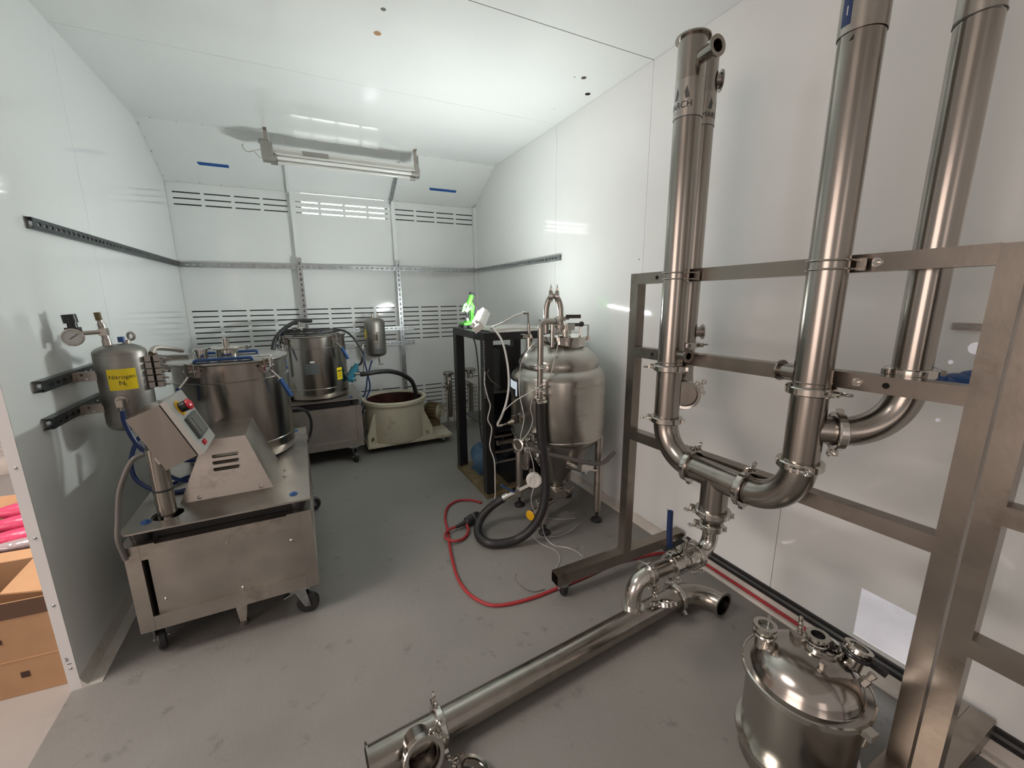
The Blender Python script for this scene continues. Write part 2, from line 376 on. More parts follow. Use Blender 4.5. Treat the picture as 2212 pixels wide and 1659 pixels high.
# --- ceiling
ce = struct('ceiling', (.48, 1.3, ZC)); ys = [YC]+SEAM
for i in range(len(ys)-1):
    g = .0035 if i in (1, 2) else .001
    obj('panel', MB().box(XL-.03, XR+.01, ys[i+1]+(g if i == 1 else .0008), ys[i]-.0008, ZC, ZC+.004), 'ceil', ce, smooth=False)
obj('joint', MB().box(XL-.03, XR+.01, YN, YC, ZC+.005, ZC+.008).box(XL, XR, SEAM[1]-.001, SEAM[1]+.004, ZC+.0003, ZC+.005), 'joint', ce, smooth=False)
d = V((0, YB-YC, ZS-ZC))
for k in range(3):
    x0, x1 = XL+pw*k+.001, XL+pw*(k+1)-.001
    obj('sloped_panel', MB().prism([(x0, YC, ZC), (x1, YC, ZC), (x1, YC, ZC+.004), (x0, YC, ZC+.004)], d), 'ceil', ce, smooth=False)
for k in (1, 2):
    x = XL+pw*k
    obj('fin', MB().prism([(x-.016, YC+.10, ZC-.05), (x+.012, YC+.10, ZC-.05), (x+.012, YC+.10, ZC-.085), (x-.016, YC+.10, ZC-.085)], d*.82), 'galv' if k == 2 else 'wall', ce, smooth=False)
mb = MB().lathe([(0.0001, -.004), (.004, -.003), (.0055, 0)], (0, 0, 0), (0, 0, 1), 8); first = None
for (p, q, n, s) in (((XL+.02, YC, ZC), (XR-.02, YC, ZC), 18, 0), ((XL+.02, YB-.012, ZS+.006), (XR-.02, YB-.012, ZS+.006), 18, 0), ((XR-.012, YC, ZC), (XR-.012, YB, ZS), 5, 0), ((XL+.012, YC, ZC), (XL+.012, YB, ZS), 5, 0)):
    for i in range(n):
        pos = V(p).lerp(V(q), (i+.5)/n)
        if first is None: first = obj('screw', mb, 'galv', ce); c = first
        else: c = first.copy(); COL.objects.link(c); c.parent = ce; c.matrix_parent_inverse = first.matrix_parent_inverse.copy()
        c.location = pos
for x, y, r, m in ((.477, 2.403, .018, 'card'), (.472, 2.21, .012, 'label'), (1.654, 2.313, .016, 'rust'), (1.80, 2.47, .018, 'hole'), (1.60, 2.33, .004, 'hole'), (1.72, 2.75, .003, 'hole')):
    obj('ceiling_spot', MB().lathe([(0.0001, -.0012), (r, -.001), (r, 0)], (x, y, ZC), (0, 0, 1), 12), m, ce)
# blue tape on the slope
for x0, x1, y, lab in ((-.636, -.417, 4.46, 'strip of blue painter tape on sloped ceiling, left of the tube light'), (1.308, 1.60, 4.47, 'strip of blue painter tape on sloped ceiling, right of the tube light')):
    z = ZC+(y-YC)*d.z/d.y; dd = d.normalized()*.034; nn = V((0, -.45, -.9)).normalized()*.0012; dx = .012
    a = V((x0, y, z-.001))
    tag(obj('blue_tape', MB().prism([a, V((x1, y, z-.001)), V((x1, y, z-.001))+dd, V((x1-dx, y, z-.001))+dd*1.0, a+dd+V((dx, 0, 0)), a+dd*.5+V((.004, 0, 0))], nn), 'bluetape', smooth=False), lab, 'tape', 'blue tape strips')

# ================================================================== strut channel on the walls
def strut(name, label, a, b, wall_n, face=.041, depth=.021, m='galv', pitch=.05, hole=(.028, .013), group='perforated wall struts', holes=True):
    """slotted channel from a to b (centre line on the wall), open back to the wall; wall_n points into the room"""
    a, b = V(a), V(b); L = (b-a).length; U = (b-a).normalized(); N = V(wall_n); Wd = N.cross(U).normalized()
    n = int((L-.03)/pitch); off = (L-n*pitch)/2; rects = []
    if holes: rects = [(off+pitch*i+(pitch-hole[0])/2, off+pitch*i+(pitch+hole[0])/2, face/2-hole[1]/2, face/2+hole[1]/2) for i in range(n)]
    root = thing(name, label, 'strut', a, group)
    mb = MB().plate(a-Wd*face/2+N*depth, U, Wd, L, face, .002 if U.cross(Wd).dot(N) > 0 else -.002, rects)
    obj('slotted_face', mb, m, root, smooth=False)
    mb = MB()
    for k in (-1, 1):
        c = (a+b)/2+Wd*(k*face/2)+N*depth/2; mb.obox(c, (L, .002, depth), U, Wd)
    obj('side_flange', mb, m, root, smooth=False)
    return root
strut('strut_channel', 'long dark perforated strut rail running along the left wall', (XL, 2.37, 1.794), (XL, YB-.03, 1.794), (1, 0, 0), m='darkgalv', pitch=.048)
hz = strut('strut_channel', 'long perforated strut rail running across the whole back wall', (XL+.02, YB-.048, 1.788), (XR-.02, YB-.048, 1.788), (0, -1, 0))
strut('strut_channel', 'perforated strut rail on the right wall ending above the cone tank', (XR, 2.88, 1.790), (XR, YB-.03, 1.790), (-1, 0, 0))
strut('strut_channel', 'vertical strut on the back wall behind the far centrifuge', (XL+pw+.02, YB-.05, .02), (XL+pw+.02, YB-.05, 1.87), (0, -1, 0), depth=.03)
strut('strut_channel', 'vertical strut on the back wall behind the beige tub', (XL+2*pw+.02, YB-.05, .02), (XL+2*pw+.02, YB-.05, 1.87), (0, -1, 0), depth=.03)
strut('strut_channel', 'short upper horizontal strut holding the small grey tank on back wall', (.36, YB-.082, 1.165), (1.10, YB-.082, 1.165), (0, -1, 0), m='galv')
strut('strut_channel', 'short lower horizontal strut holding the small grey tank on back wall', (.36, YB-.082, 1.005), (1.10, YB-.082, 1.005), (0, -1, 0), m='galv')
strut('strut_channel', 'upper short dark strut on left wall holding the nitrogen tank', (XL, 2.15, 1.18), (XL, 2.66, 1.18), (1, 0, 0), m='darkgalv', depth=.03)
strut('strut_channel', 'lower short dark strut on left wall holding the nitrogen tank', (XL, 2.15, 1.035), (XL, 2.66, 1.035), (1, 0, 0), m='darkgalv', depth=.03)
t = thing('wall_bracket', 'small grey slotted bracket on right wall beside the near steel post', 'bracket', (XR, .55, 1.39))
obj('slotted_face', MB().plate((XR-.012, .57, 1.382), (0, -1, 0), (0, 0, 1), .09, .018, .002, [(.01, .08, .006, .012)]), 'dull', t, smooth=False)
obj('side_flange', MB().box(XR-.012, XR, .48, .57, 1.380, 1.382).box(XR-.012, XR, .48, .57, 1.400, 1.402), 'dull', t, smooth=False)
# blue rag caught on the frame behind the pipes
mb = MB()
for k in range(5): mb.ball((1.60+.045*k*.6, .56-.03*k, 1.245+.012*math.sin(k*2.1)), .045, 12, 8, (1.0, 1.1, .65+.1*math.cos(k)))
rag = tag(obj('blue_rag', mb, 'blue'), 'crumpled blue rag lying behind the steel frame near the right wall', 'rag')

# ================================================================== ceiling tube light (switched off)
t = thing('tube_light', 'unlit double tube light fixture hanging under the ceiling crease', 'light fixture', (.47, 4.0, 2.72))
yb, zb = 3.97, 2.585
obj('housing', MB().prism([(-.07, yb-.035, zb), (-.07, yb+.045, zb), (-.07, yb+.045, zb+.05), (-.07, yb-.02, zb+.05)], (1.10, 0, 0)), 'lampwhite', t, smooth=False)
obj('reflector', MB().prism([(-.05, yb-.05, zb-.004), (-.05, yb+.065, zb-.03), (-.05, yb+.065, zb-.026), (-.05, yb-.05, zb)], (1.08, 0, 0)), 'lampwhite', t, smooth=False)
for dy, dz in ((-.028, -.028), (.035, -.045)):
    o = obj('tube', MB().cyl((-.06, yb+dy, zb+dz), (1.02, yb+dy, zb+dz), .0135, n=16), 'tubeoff', t)
    obj('tube_socket', MB().cyl((1.0, yb+dy, zb+dz), (1.045, yb+dy, zb+dz), .021, n=16), 'lampgrey', t); obj('tube_socket', MB().cyl((-.09, yb+dy, zb+dz), (-.04, yb+dy, zb+dz), .021, n=16), 'lampgrey', t)
mb = MB().box(-.145, -.065, yb-.05, yb+.055, zb-.03, zb+.075).cyl((-.14, yb-.02, zb-.035), (-.05, yb-.02, zb-.035), .034, n=18).cyl((-.12, yb, zb+.07), (-.12, yb, zb+.095), .035, n=16)
obj('end_cap', mb, 'lampgrey', t)
obj('end_cap', MB().box(1.03, 1.065, yb-.04, yb+.05, zb-.04, zb+.055).cyl((1.03, yb, zb-.01), (1.07, yb, zb-.01), .045, n=20), 'lampgrey', t)
for x in (-.105, 1.05):
    obj('hanger', MB().box(x-.013, x+.013, yb+.02, yb+.024, zb+.05, ZC-.002).box(x-.013, x+.013, yb+.02, yb+.075, zb+.046, zb+.05).box(x-.013, x+.013, yb-.01, yb+.03, ZC-.004, ZC-.001).box(x+.030, x+.034, yb+.04, yb+.1, zb+.05, ZC-.03), 'dull', t, smooth=False)
obj('maker_plate', MB().prism([(.14, yb-.0355, zb+.008), (.14, yb-.0225, zb+.044), (.14, yb-.0235, zb+.0445), (.14, yb-.0365, zb+.0085)], (.19, 0, 0)), 'label', t, smooth=False)
obj('loose_wire', MB().tube(spline([(-.14, yb-.02, zb+.02), (-.19, yb-.04, zb+.0), (-.24, yb-.03, zb-.01), (-.265, yb-.02, zb+.03), (-.255, yb-.02, zb+.04)], 6), .0025, 6).tube(spline([(-.19, yb-.04, zb), (-.17, yb-.04, zb-.03), (-.15, yb-.04, zb-.05)], 5), .0025, 6), 'dull', t)
# outdoor side of the right wall: daylight on the concrete seen through the cut-out, an added white wall behind the small holes
struct('wall_bright_backdrop', mb=MB().box(6.5, 6.6, -6, 8, -.05, 4.5), m='jamb')  # white wall added so the small holes look out on something bright

# ================================================================== centrifuges
def centrifuge(name, label, loc, turn, first):
    """local frame: long axis +y, control box at the -y end; deck 0.67 x 1.21 m, deck top at 0.60 m"""
    t = thing(name, label, 'centrifuge', (0, 0, 0), 'stainless drum centrifuges')
    a, f, bk = .335, -.595, .595
    # cart frame
    mb = MB(); q = .05
    for x in (-a, a-q):
        for y in (f, bk-q): mb.box(x, x+q, y, y+q, .150, .535)
    for z0, z1 in ((.475, .535), (.150, .215)):
        for y in (f, bk-q): mb.box(-a+q+.0006, a-q-.0006, y+.0004, y+q, z0, z1)
        for x in (-a, a-q): mb.box(x+.0004, x+q-.0004, f+q+.0006, bk-q-.0006, z0, z1)
    cart = obj('cart_frame', mb, 'dull', t, smooth=False)
    for (x0, x1, y0, y1) in ((-a+q+.016, a-q-.001, f+.018, f+.021), (-a+q, a-q, bk-.015, bk-.012), (-a+.012, -a+.015, f+q, bk-q), (a-.015, a-.012, f+q, bk-q)):
        p = obj('side_panel', MB().box(x0, x1, y0, y1, .214, .476), 'dull', cart, smooth=False)
    obj('motor_housing', MB().box(-.27, .27, -.54, .54, .19, .572), 'black', cart, smooth=False)
    for x, z in ((0, .462), (.24, .40), (-.24, .27), (.03, .228)):
        obj('screw', MB().lathe([(0.0001, .005), (.005, .004), (.008, 0)], (x, f+.018, z), (0, -1, 0), 10), 'pol', cart)
    for x in (-a+.05, a-.05):
        for y in (f+.05, bk-.05):
            obj('rubber_mount', MB().lathe([(0.001, .541), (.03, .541), (.035, .56), (.035, .578), (.03, .594), (.001, .594)], (x, y, 0), (0, 0, 1), 20), 'rubber', t)
            obj('mount_plate', MB().box(x-.06 if x < 0 else x-.05, x+.05 if x < 0 else x+.06, y-.05, y+.05, .535, .541), 'dull', t, smooth=False)
    # deck with the hole round the control post
    dk = obj('deck_plate', MB().plate((-a-.003, f-.008, .594), (1, 0, 0), (0, 1, 0), 2*a+.006, 1.206, .007, [], [(-.207+a+.003, -.478-f+.008, .056)], 24), 'dull', t, smooth=False)
    for x, y in ((-.27, -.52), (.27, -.52), (-.27, .52), (.27, .52)):
        obj('deck_bolt', MB().lathe([(0.0001, .010), (.008, .010), (.009, .004), (.018, .004), (.018, 0)], (x, y, .601), (0, 0, 1), 14), 'blue', dk)
    for x, y in ((.225, -.30), (.225, -.21), (-.24, -.28)):
        obj('deck_bolt', MB().lathe([(0.0001, .008), (.007, .007), (.011, 0)], (x, y, .601), (0, 0, 1), 12), 'pol', dk)
    for x, y, an, br in ((-.294, -.532, 1.9, False), (.249, -.555, -.15, True), (.30, .50, .25, True), (-.29, .52, 2.6, False)):
        caster(t, x, y, .150, .05, an, .028, br)
    obj('jack_foot', MB().prism([(-.03, -.50, .15), (.03, -.50, .15), (.012, -.52, .012), (-.012, -.52, .012)], (0, .014, 0)).cyl((0, -.512, 0), (0, -.512, .02), .02, n=14), 'dull', t)
    # drum, jacket and lid
    dc = V((0, .255, 0)); R = .278
    dr = obj('drum', MB().lathe([(.10, .601), (R-.012, .612), (R-.010, .62), (R-.002, .64), (R, .66), (R, 1.058), (R+.008, 1.060), (R+.008, 1.066), (R-.003, 1.068), (R-.003, 1.150), (R+.006, 1.152), (R+.006, 1.158), (.02, 1.158)], dc, n=72), 'steel', t, ang=25)
    obj('band', MB().lathe([(R+.0006, .700), (R+.002, .702), (R+.002, .706), (R+.0006, .708)], dc, n=72), 'steel', dr)
    lid = obj('lid', MB().lathe([(0.001, 1.160), (R+.012, 1.160), (R+.015, 1.165), (R+.012, 1.172), (R-.006, 1.176), (0.001, 1.177)], dc, n=72), 'steel', t, ang=25)
    pc = (0, .16) ; zl = 1.176
    obj('fill_port', MB().lathe([(.052, 0), (.052, .052), (.062, .053), (.062, .060), (.016, .062), (.016, .10), (.021, .101), (.021, .109), (.001, .110)], (pc[0], pc[1], zl), n=28), 'pol', lid)
    obj('port_clamp', MB().torus((pc[0], pc[1], zl+.056), (0, 0, 1), .064, .006, 26, 8).cyl((pc[0]+.06, pc[1]-.02, zl+.056), (pc[0]+.09, pc[1]-.005, zl+.056), .005, n=8).torus((pc[0]+.096, pc[1]-.002, zl+.056), (0, 1, .3), .010, .003, 12, 6), 'pol', lid)
    obj('sight_port', MB().lathe([(.030, 0), (.030, .046), (.034, .047), (.034, .058), (.020, .060), (.001, .058)], (-.115, .14, zl), n=24), 'pol', lid)
    for y in (.02, .345):
        h = obj('lid_handle', MB().tube(arc((-.115, y, zl), (-.012, 0, 0), (0, 0, .012), 5)+arc((.115, y, zl), (0, 0, .012), (.012, 0, 0), 5), .0085, 10), 'blue', lid)
    # engraved maker plate on the lid
    obj('lid_plate', MB().prism([(.17+.05*math.cos(k), .17+.042*math.sin(k), zl+.001) for k in [i*PI/8 for i in range(16)]], (0, 0, .001)), 'label', lid, smooth=False)
    obj('lid_print', MB().prism([(.118, .150, zl+.002), (.124, .150, zl+.002), (.134, .195, zl+.002), (.128, .195, zl+.002)], (0, 0, .0006)).box(.160, .166, .150, .195, zl+.002, zl+.0026).box(.167, .182, .150, .156, zl+.002, zl+.0026).box(.190, .196, .150, .195, zl+.002, zl+.0026).box(.212, .218, .150, .195, zl+.002, zl+.0026).box(.197, .211, .150, .156, zl+.002, zl+.0026).box(.197, .211, .189, .195, zl+.002, zl+.0026), 'white', lid, smooth=False)
    # over-centre latches with blue grips
    for ang, grip in ((-50, True), (-118, True), (-190, False), (35, True)):
        A = math.radians(ang); n = V((math.cos(A), math.sin(A), 0)); s = V((-n.y, n.x, 0)); p = dc+n*(R+.010)
        lt = obj('latch', MB().obox(p+V((0, 0, 1.125)), (.03, .05, .045), n, s).obox(p+n*.012+V((0, 0, 1.155)), (.05, .012, .05), n, s).cyl(p+n*.014-s*.034+V((0, 0, 1.135)), p+n*.014+s*.034+V((0, 0, 1.135)), .007, n=10)
                 .tube([p+n*.02+s*k*.022+V((0, 0, z)) for k, z in ((1, 1.11), (1, 1.175), (-1, 1.175), (-1, 1.11))], .004, 6), 'pol', t)
        if grip:
            sd = s if ang > -100 else -s
            a0 = p+n*.022+sd*.01+V((0, 0, 1.11)); a1 = p+n*.055+sd*.035+V((0, 0, 1.06)); a2 = p+n*.075+sd*.075+V((0, 0, .955))
            obj('latch_arm', MB().tube([a0, a1], .006, 8), 'pol', lt)
            obj('latch_grip', MB().obox((a1+a2)/2, ((a2-a1).length, .022, .017), a2-a1, n), 'blue', lt)
    # hinge bracket at the wall side
    A = math.radians(168); n = V((math.cos(A), math.sin(A), 0)); s = V((-n.y, n.x, 0)); p = dc+n*(R+.02)
    obj('hinge', MB().obox(p+V((0, 0, 1.15)), (.06, .12, .06), n, s).obox(p-n*.03+V((0, 0, 1.185)), (.14, .05, .018), n, s).cyl(p-s*.08+n*.02+V((0, 0, 1.165)), p+s*.08+n*.02+V((0, 0, 1.165)), .014, n=12), 'dull', t)
    # belt cover with louvres
    y0, y1 = -.392, .02
    P = [(-.183, y0, .601), (.182, y0, .601), (.092, y0+.05, .865), (-.070, y0+.05, .865)]
    Q = [(-.183, y1, .601), (.182, y1, .601), (.092, y1, .865), (-.070, y1, .865)]
    cv = obj('belt_cover', MB().add(P+Q, [(0, 1, 2, 3), (1, 5, 6, 2), (3, 2, 6, 7), (0, 3, 7, 4), (5, 4, 7, 6), (0, 4, 5, 1)]), 'dull', t, smooth=False)
    nf = V((0, -.265, .05)).normalized()
    for k in range(3):
        zz = .795-.03*k; yy = y0+.05*(zz-.601)/.264
        obj('louver', MB().prism([(-.045, yy-.001, zz), (-.045, yy-.015, zz-.006), (-.045, yy-.013, zz-.009), (-.045, yy, zz-.004)], (.10, 0, 0)), 'dull', cv, smooth=False)
        obj('louver_slot', MB().box(-.043, .053, yy-.003, yy-.0015, zz-.016, zz-.005), 'hole', cv, smooth=False)
    for x in (-.11, .13): obj('screw', MB().lathe([(0.0001, .006), (.005, .005), (.009, 0)], (x, y0-.001+.003, .615), (0, -1, .2), 10), 'pol', cv)
    # control post and tilted box
    pp = (-.207, -.478)
    po = obj('control_post', MB().cyl((*pp, .54), (*pp, .90), .034, n=26), 'steel', t)
    obj('cable_tie', MB().torus((*pp, .715), (0, .08, 1), .0345, .003, 26, 6, 1.6), 'rubber', po)
    uX = V((.092, 0, -.223)).normalized(); dX = V((.223, 0, .092)).normalized()          # along the panel (down) and out of the panel
    c0 = V((-.263, -.535, 1.041)); L, D, Wd = .245, .118, .25
    bx = MB().prism([c0, c0+uX*L, c0+uX*L+dX*D, c0+dX*D], (0, Wd, 0))
    cb = obj('control_box', bx, 'steel', t, smooth=False)
    obj('door_gasket', MB().prism([c0+dX*D+uX*.004+V((0, .003, 0)), c0+dX*D+uX*(L-.004)+V((0, .003, 0)), c0+dX*(D+.005)+uX*(L-.004)+V((0, .003, 0)), c0+dX*(D+.005)+uX*.004+V((0, .003, 0))], (0, Wd-.006, 0)), 'rubber', cb, smooth=False)
    q0 = c0+dX*(D+.005)-uX*.004
    dn = obj('control_panel', MB().prism([q0, q0+uX*(L+.008), q0+uX*(L+.008)+dX*.022, q0+dX*.022], (0, Wd, 0)), 'alu', t, smooth=False)
    fp = lambda u, y: q0+dX*.022+uX*u+V((0, y, 0))
    e = fp(.055, .085)
    es = obj('estop_collar', MB().cyl(e, e+dX*.003, .034, n=24), 'yelpl', dn)
    obj('estop_neck', MB().cyl(e+dX*.003, e+dX*.028, .022, n=20), 'blackpl', es); obj('estop_button', MB().lathe([(.001, .048), (.016, .046), (.024, .040), (.024, .032), (.016, .028)], e, dX, 24), 'estop', es)
    hm = obj('operator_screen', MB().obox(fp(.150, .12)+dX*.006, (.10, .15, .012), uX, (0, 1, 0)), 'dkgrey', dn, smooth=False)
    obj('screen_glass', MB().obox(fp(.150, .135)+dX*.0125, (.078, .085, .002), uX, (0, 1, 0)), 'lcd', hm, smooth=False)
    obj('screen_key_strip', MB().obox(fp(.150, .062)+dX*.0125, (.07, .02, .002), uX, (0, 1, 0)), 'label', hm, smooth=False)
    obj('red_switch', MB().obox(fp(.224, .075)+dX*.003, (.02, .036, .006), uX, (0, 1, 0)), 'estop', dn, smooth=False)
    for y in (.01, Wd-.03): obj('box_hinge', MB().obox(c0+uX*(L*.80)+V((0, y, 0))-dX*.004, (.03, .018, .008), uX, (0, 1, 0)), 'pol', cb, smooth=False)
    # conduit from the box over the deck edge
    g = V((-.262, -.50, .93))
    obj('conduit', MB().tube(spline([(-.225, -.545, .90), (-.262, -.565, .88), (-.305, -.585, .78), (-.325, -.60, .66), (-.332, -.612, .59), (-.325, -.606, .50)], 8), .0095, 10), 'greyhose', t)
    t.location = loc; t.rotation_euler = (0, 0, turn)
    return t
c1 = centrifuge('centrifuge', 'nearest drum centrifuge with tilted control box, on a stainless caster cart', (-.385, 2.585, 0), 0, True)
c2 = centrifuge('centrifuge', 'far drum centrifuge with yellow warning sticker, against the back wall', (-.185, 4.235, 0), -PI/2, False)
WM[c2.name] = Matrix.Translation(V((-.185, 4.235, 0)))@Matrix.Rotation(-PI/2, 4, 'Z')
dc = (.07, 4.235); R = .2785
A0 = math.radians(-97)
o = obj('rating_plate', patch(dc, R+.0015, A0-.20, A0+.20, .84, .935), 'dkgrey', c2)
obj('white_label', patch(dc, R+.0015, A0-.03, A0+.10, .942, .957), 'white', c2)
o = obj('warning_sticker', patch(dc, R+.0015, A0+.78, A0+1.00, .765, .875), 'yellow', c2)
obj('warning_band', patch(dc, R+.0025, A0+.80, A0+.98, .838, .850), 'ink', o)
for k in range(4): obj('print_line', patch(dc, R+.0025, A0+.82, A0+.965, .822-.013*k, .826-.013*k, 4), 'ink', o)
# teal socket and its fittings on the far drum's right side
p = V((.385, 4.10, .815))
o = obj('teal_plug', MB().cyl(p+V((-.03, 0, -.055)), p+V((.022, 0, .035)), .036, n=18).cyl(p+V((.022, 0, .035)), p+V((.04, 0, .07)), .022, n=14).cyl(p+V((-.05, .0, -.05)), p+V((.0, .0, -.075)), .034, n=14), 'teal', c2)
obj('outlet_fitting', MB().cyl((.33, 4.12, .80), (.43, 4.05, .80), .012, n=12).cyl((.41, 4.07, .80), (.45, 4.045, .80), .018, n=12), 'pol', c2)
obj('outlet_fitting', MB().cyl((.33, 4.13, .74), (.40, 4.08, .735), .012, n=12), 'pol', c2)

# hoses lying on and round the far centrifuge
tag(obj('black_hose', MB().tube(spline([(-.235, 4.02, .80), (-.245, 4.02, 1.0), (-.22, 4.05, 1.14), (-.14, 4.12, 1.235), (-.03, 4.25, 1.29), (.08, 4.33, 1.285)], 8), .018, 10), 'rubber'), 'thick black hose arching over the left rim of the far centrifuge', 'hose')
tag(obj('black_cable', MB().tube(spline([(-.16, 4.10, 1.200), (-.10, 4.02, 1.195), (.05, 3.99, 1.191), (.18, 4.02, 1.192), (.26, 4.10, 1.196), (.30, 4.22, 1.2), (.20, 4.36, 1.2), (.0, 4.40, 1.2), (-.14, 4.30, 1.2), (-.14, 4.16, 1.205), (.0, 4.08, 1.21), (.16, 4.10, 1.212), (.27, 4.14, 1.21), (.36, 4.10, 1.185), (.43, 4.08, 1.10), (.475, 4.08, .98), (.465, 4.09, .90), (.435, 4.10, .87)], 8), .0095, 10), 'rubber'), 'black cable coiled on the far lid and dropping to the teal plug', 'cable')
tag(obj('black_cable', MB().tube(spline([(-.125, 2.93, .80), (-.09, 3.0, .785), (-.035, 3.1, .735), (-.012, 3.17, .65), (-.02, 3.2, .56), (-.05, 3.19, .49), (-.09, 3.15, .45)], 8), .0095, 8), 'rubber'), 'black cable looping from the nearest drum down behind its deck', 'cable')

# ================================================================== nitrogen tank on the left wall
t = thing('nitrogen_tank', 'grey steel nitrogen tank with yellow label and gauge on left wall', 'gas tank', (-.735, 2.42, .92))
nc = (-.735, 2.42); nr = .0915
obj('tank_body', MB().lathe([(.001, .918), (.05, .921), (nr-.016, .930), (nr-.004, .944), (nr, .960), (nr, 1.262), (nr-.001, 1.265), (nr, 1.268), (nr-.003, 1.279), (nr-.018, 1.292), (.05, 1.303), (.001, 1.307)], (*nc, 0), n=48), 'tankgrey', t)
A0 = math.radians(-79)
lb = obj('yellow_label', patch(nc, nr+.0012, A0-.53, A0+.53, 1.113, 1.205), 'yellow', t)
obj('lettering', text_mb('Nitrogen', .0245, on_cyl(nc, nr+.0018, A0, 1.163)), 'ink', lb, smooth=False)
obj('lettering', text_mb('N', .028, on_cyl(nc, nr+.0018, A0-.03, 1.135)), 'ink', lb, smooth=False)
obj('lettering', text_mb('2', .014, on_cyl(nc, nr+.0018, A0+.10, 1.131)), 'ink', lb, smooth=False)
A = math.radians(-88); n = V((math.cos(A), math.sin(A), 0)); p = V((*nc, 1.068))+n*nr
obj('outlet_valve', MB().cyl(p-n*.01, p+n*.012, .022, n=16).cyl(p, p+n*.04, .010, n=12).obox(p+n*.034+V((0, 0, -.006)), (.024, .022, .03), n, (1, 0, 0)).cyl(p+n*.034+V((0, 0, -.012)), p+n*.034+V((0, 0, -.04)), .008, n=10), 'dull', t)
# top: cross fitting, regulator with gauge
zt = 1.300
obj('top_fitting', MB().cyl((-.765, 2.40, zt-.01), (-.765, 2.40, zt+.03), .016, n=12).cyl((-.765, 2.40, zt+.03), (-.770, 2.395, zt+.10), .013, n=12).cyl((-.770, 2.395, zt+.09), (-.772, 2.393, zt+.125), .009, n=10).cyl((-.767, 2.397, zt+.062), (-.83, 2.355, zt+.062), .009, n=10).obox((-.767, 2.397, zt+.062), (.028, .028, .03)), 'dull', t)
obj('relief_cap', MB().cyl((-.772, 2.393, zt+.112), (-.774, 2.391, zt+.145), .011, n=10), 'rustmotor', t)
rg = obj('regulator', MB().obox((-.845, 2.352, zt+.062), (.04, .04, .05)).cyl((-.845, 2.352, zt+.085), (-.845, 2.352, zt+.105), .016, n=14).cyl((-.847, 2.352, zt+.105), (-.850, 2.352, zt+.140), .023, n=16).cyl((-.845, 2.352, zt+.03), (-.845, 2.352, zt+.06), .018, n=14), 'blackpl', t)
gc = V((-.842, 2.328, zt+.048)); gd = V((.22, -.93, .05)).normalized()
ga = obj('gauge', MB().cyl(gc, gc-gd*.03, .007, n=8).lathe([(.001, -.004), (.035, -.004), (.036, .016), (.031, .018), (.030, .013)], gc, gd, 28), 'pol', rg)
gf = obj('gauge_dial', MB().cyl(gc+gd*.010, gc+gd*.0125, .0305, n=28), 'glass', rg)
u, v, w = basis(gd)
obj('gauge_needle', MB().obox(gc+gd*.014+(u*.4+v*.3)*.012, (.034, .0022, .001), u*.8+v*.6, gd.cross(u*.8+v*.6)), 'ink', rg, smooth=False)
obj('lifting_lug', MB().cyl((-.715, 2.45, zt-.004), (-.715, 2.45, zt+.02), .014, n=12).torus((-.70, 2.47, zt+.035), (.5, .8, 0), .016, .006, 14, 8), 'dull', t)
obj('blue_fitting', MB().cyl((-.724, 2.43, zt+.012), (-.724, 2.43, zt+.036), .013, n=12), 'blue', t)
for z in (1.18, 1.035):
    o = obj('bracket_arm', MB().box(XL+.03, -.735-nr*.6, 2.405, 2.411, z-.028, z+.014).box(XL+.031, XL+.034, 2.37, 2.411, z-.028, z+.014).box(-.735-nr*.86, -.735-nr*.60, 2.37, 2.46, z-.022, z+.010), 'dull', t, smooth=False)
    obj('bracket_bolt', MB().cyl((XL+.05, 2.401, z), (XL+.05, 2.406, z), .006, n=10).cyl((XL+.065, 2.401, z-.018), (XL+.065, 2.406, z-.018), .005, n=10), 'pol', o)
# row of solenoid blocks hanging at the tank's right side
vm = obj('valve_manifold', MB().box(-.640, -.612, 2.425, 2.45, 1.10, 1.255), 'rustmotor', t, smooth=False)
for k in range(5):
    for x in (-.637, -.605):
        obj('valve_block', MB().box(x-.010, x+.012, 2.385, 2.426, 1.104+.030*k, 1.129+.030*k), 'tankgrey', vm, smooth=False)
    obj('valve_barb', MB().cyl((-.594, 2.405, 1.117+.030*k), (-.575, 2.405, 1.112+.030*k), .005, n=8), 'dull', vm)
obj('manifold_arm', MB().tube(spline([(-.63, 2.43, 1.255), (-.62, 2.47, 1.275), (-.58, 2.55, 1.26), (-.56, 2.64, 1.24)], 5), .012, 8), 'dull', vm)
# its blue air tubes
def tube_thing(name, label, cat, pts, r, m, sub=8, n=8, group=None):
    return tag(obj(name, MB().tube(spline(pts, sub), r, n), m), label, cat, group)
tube_thing('air_tube', 'dark blue air tube hanging from the nitrogen tank outlet', 'air tube', [(-.728, 2.295, 1.03), (-.726, 2.29, .97), (-.70, 2.28, .88), (-.66, 2.27, .83), (-.60, 2.29, .79), (-.52, 2.33, .75), (-.45, 2.38, .76), (-.40, 2.42, .77)], .0095, 'bluetube')
tube_thing('air_tube', 'long blue air tube looping down beside the left wall behind control post', 'air tube', [(-.70, 2.40, .90), (-.73, 2.38, .86), (-.755, 2.36, .78), (-.75, 2.35, .70), (-.70, 2.34, .64), (-.63, 2.33, .612), (-.57, 2.33, .611)], .009, 'bluetube')
tube_thing('air_tube', 'blue air tube lying in a curl on the nearest centrifuge deck', 'air tube', [(-.70, 2.42, .89), (-.70, 2.40, .83), (-.66, 2.37, .72), (-.59, 2.34, .66), (-.50, 2.36, .635), (-.46, 2.42, .62), (-.52, 2.50, .612), (-.60, 2.50, .612), (-.64, 2.44, .612)], .009, 'bluetube')

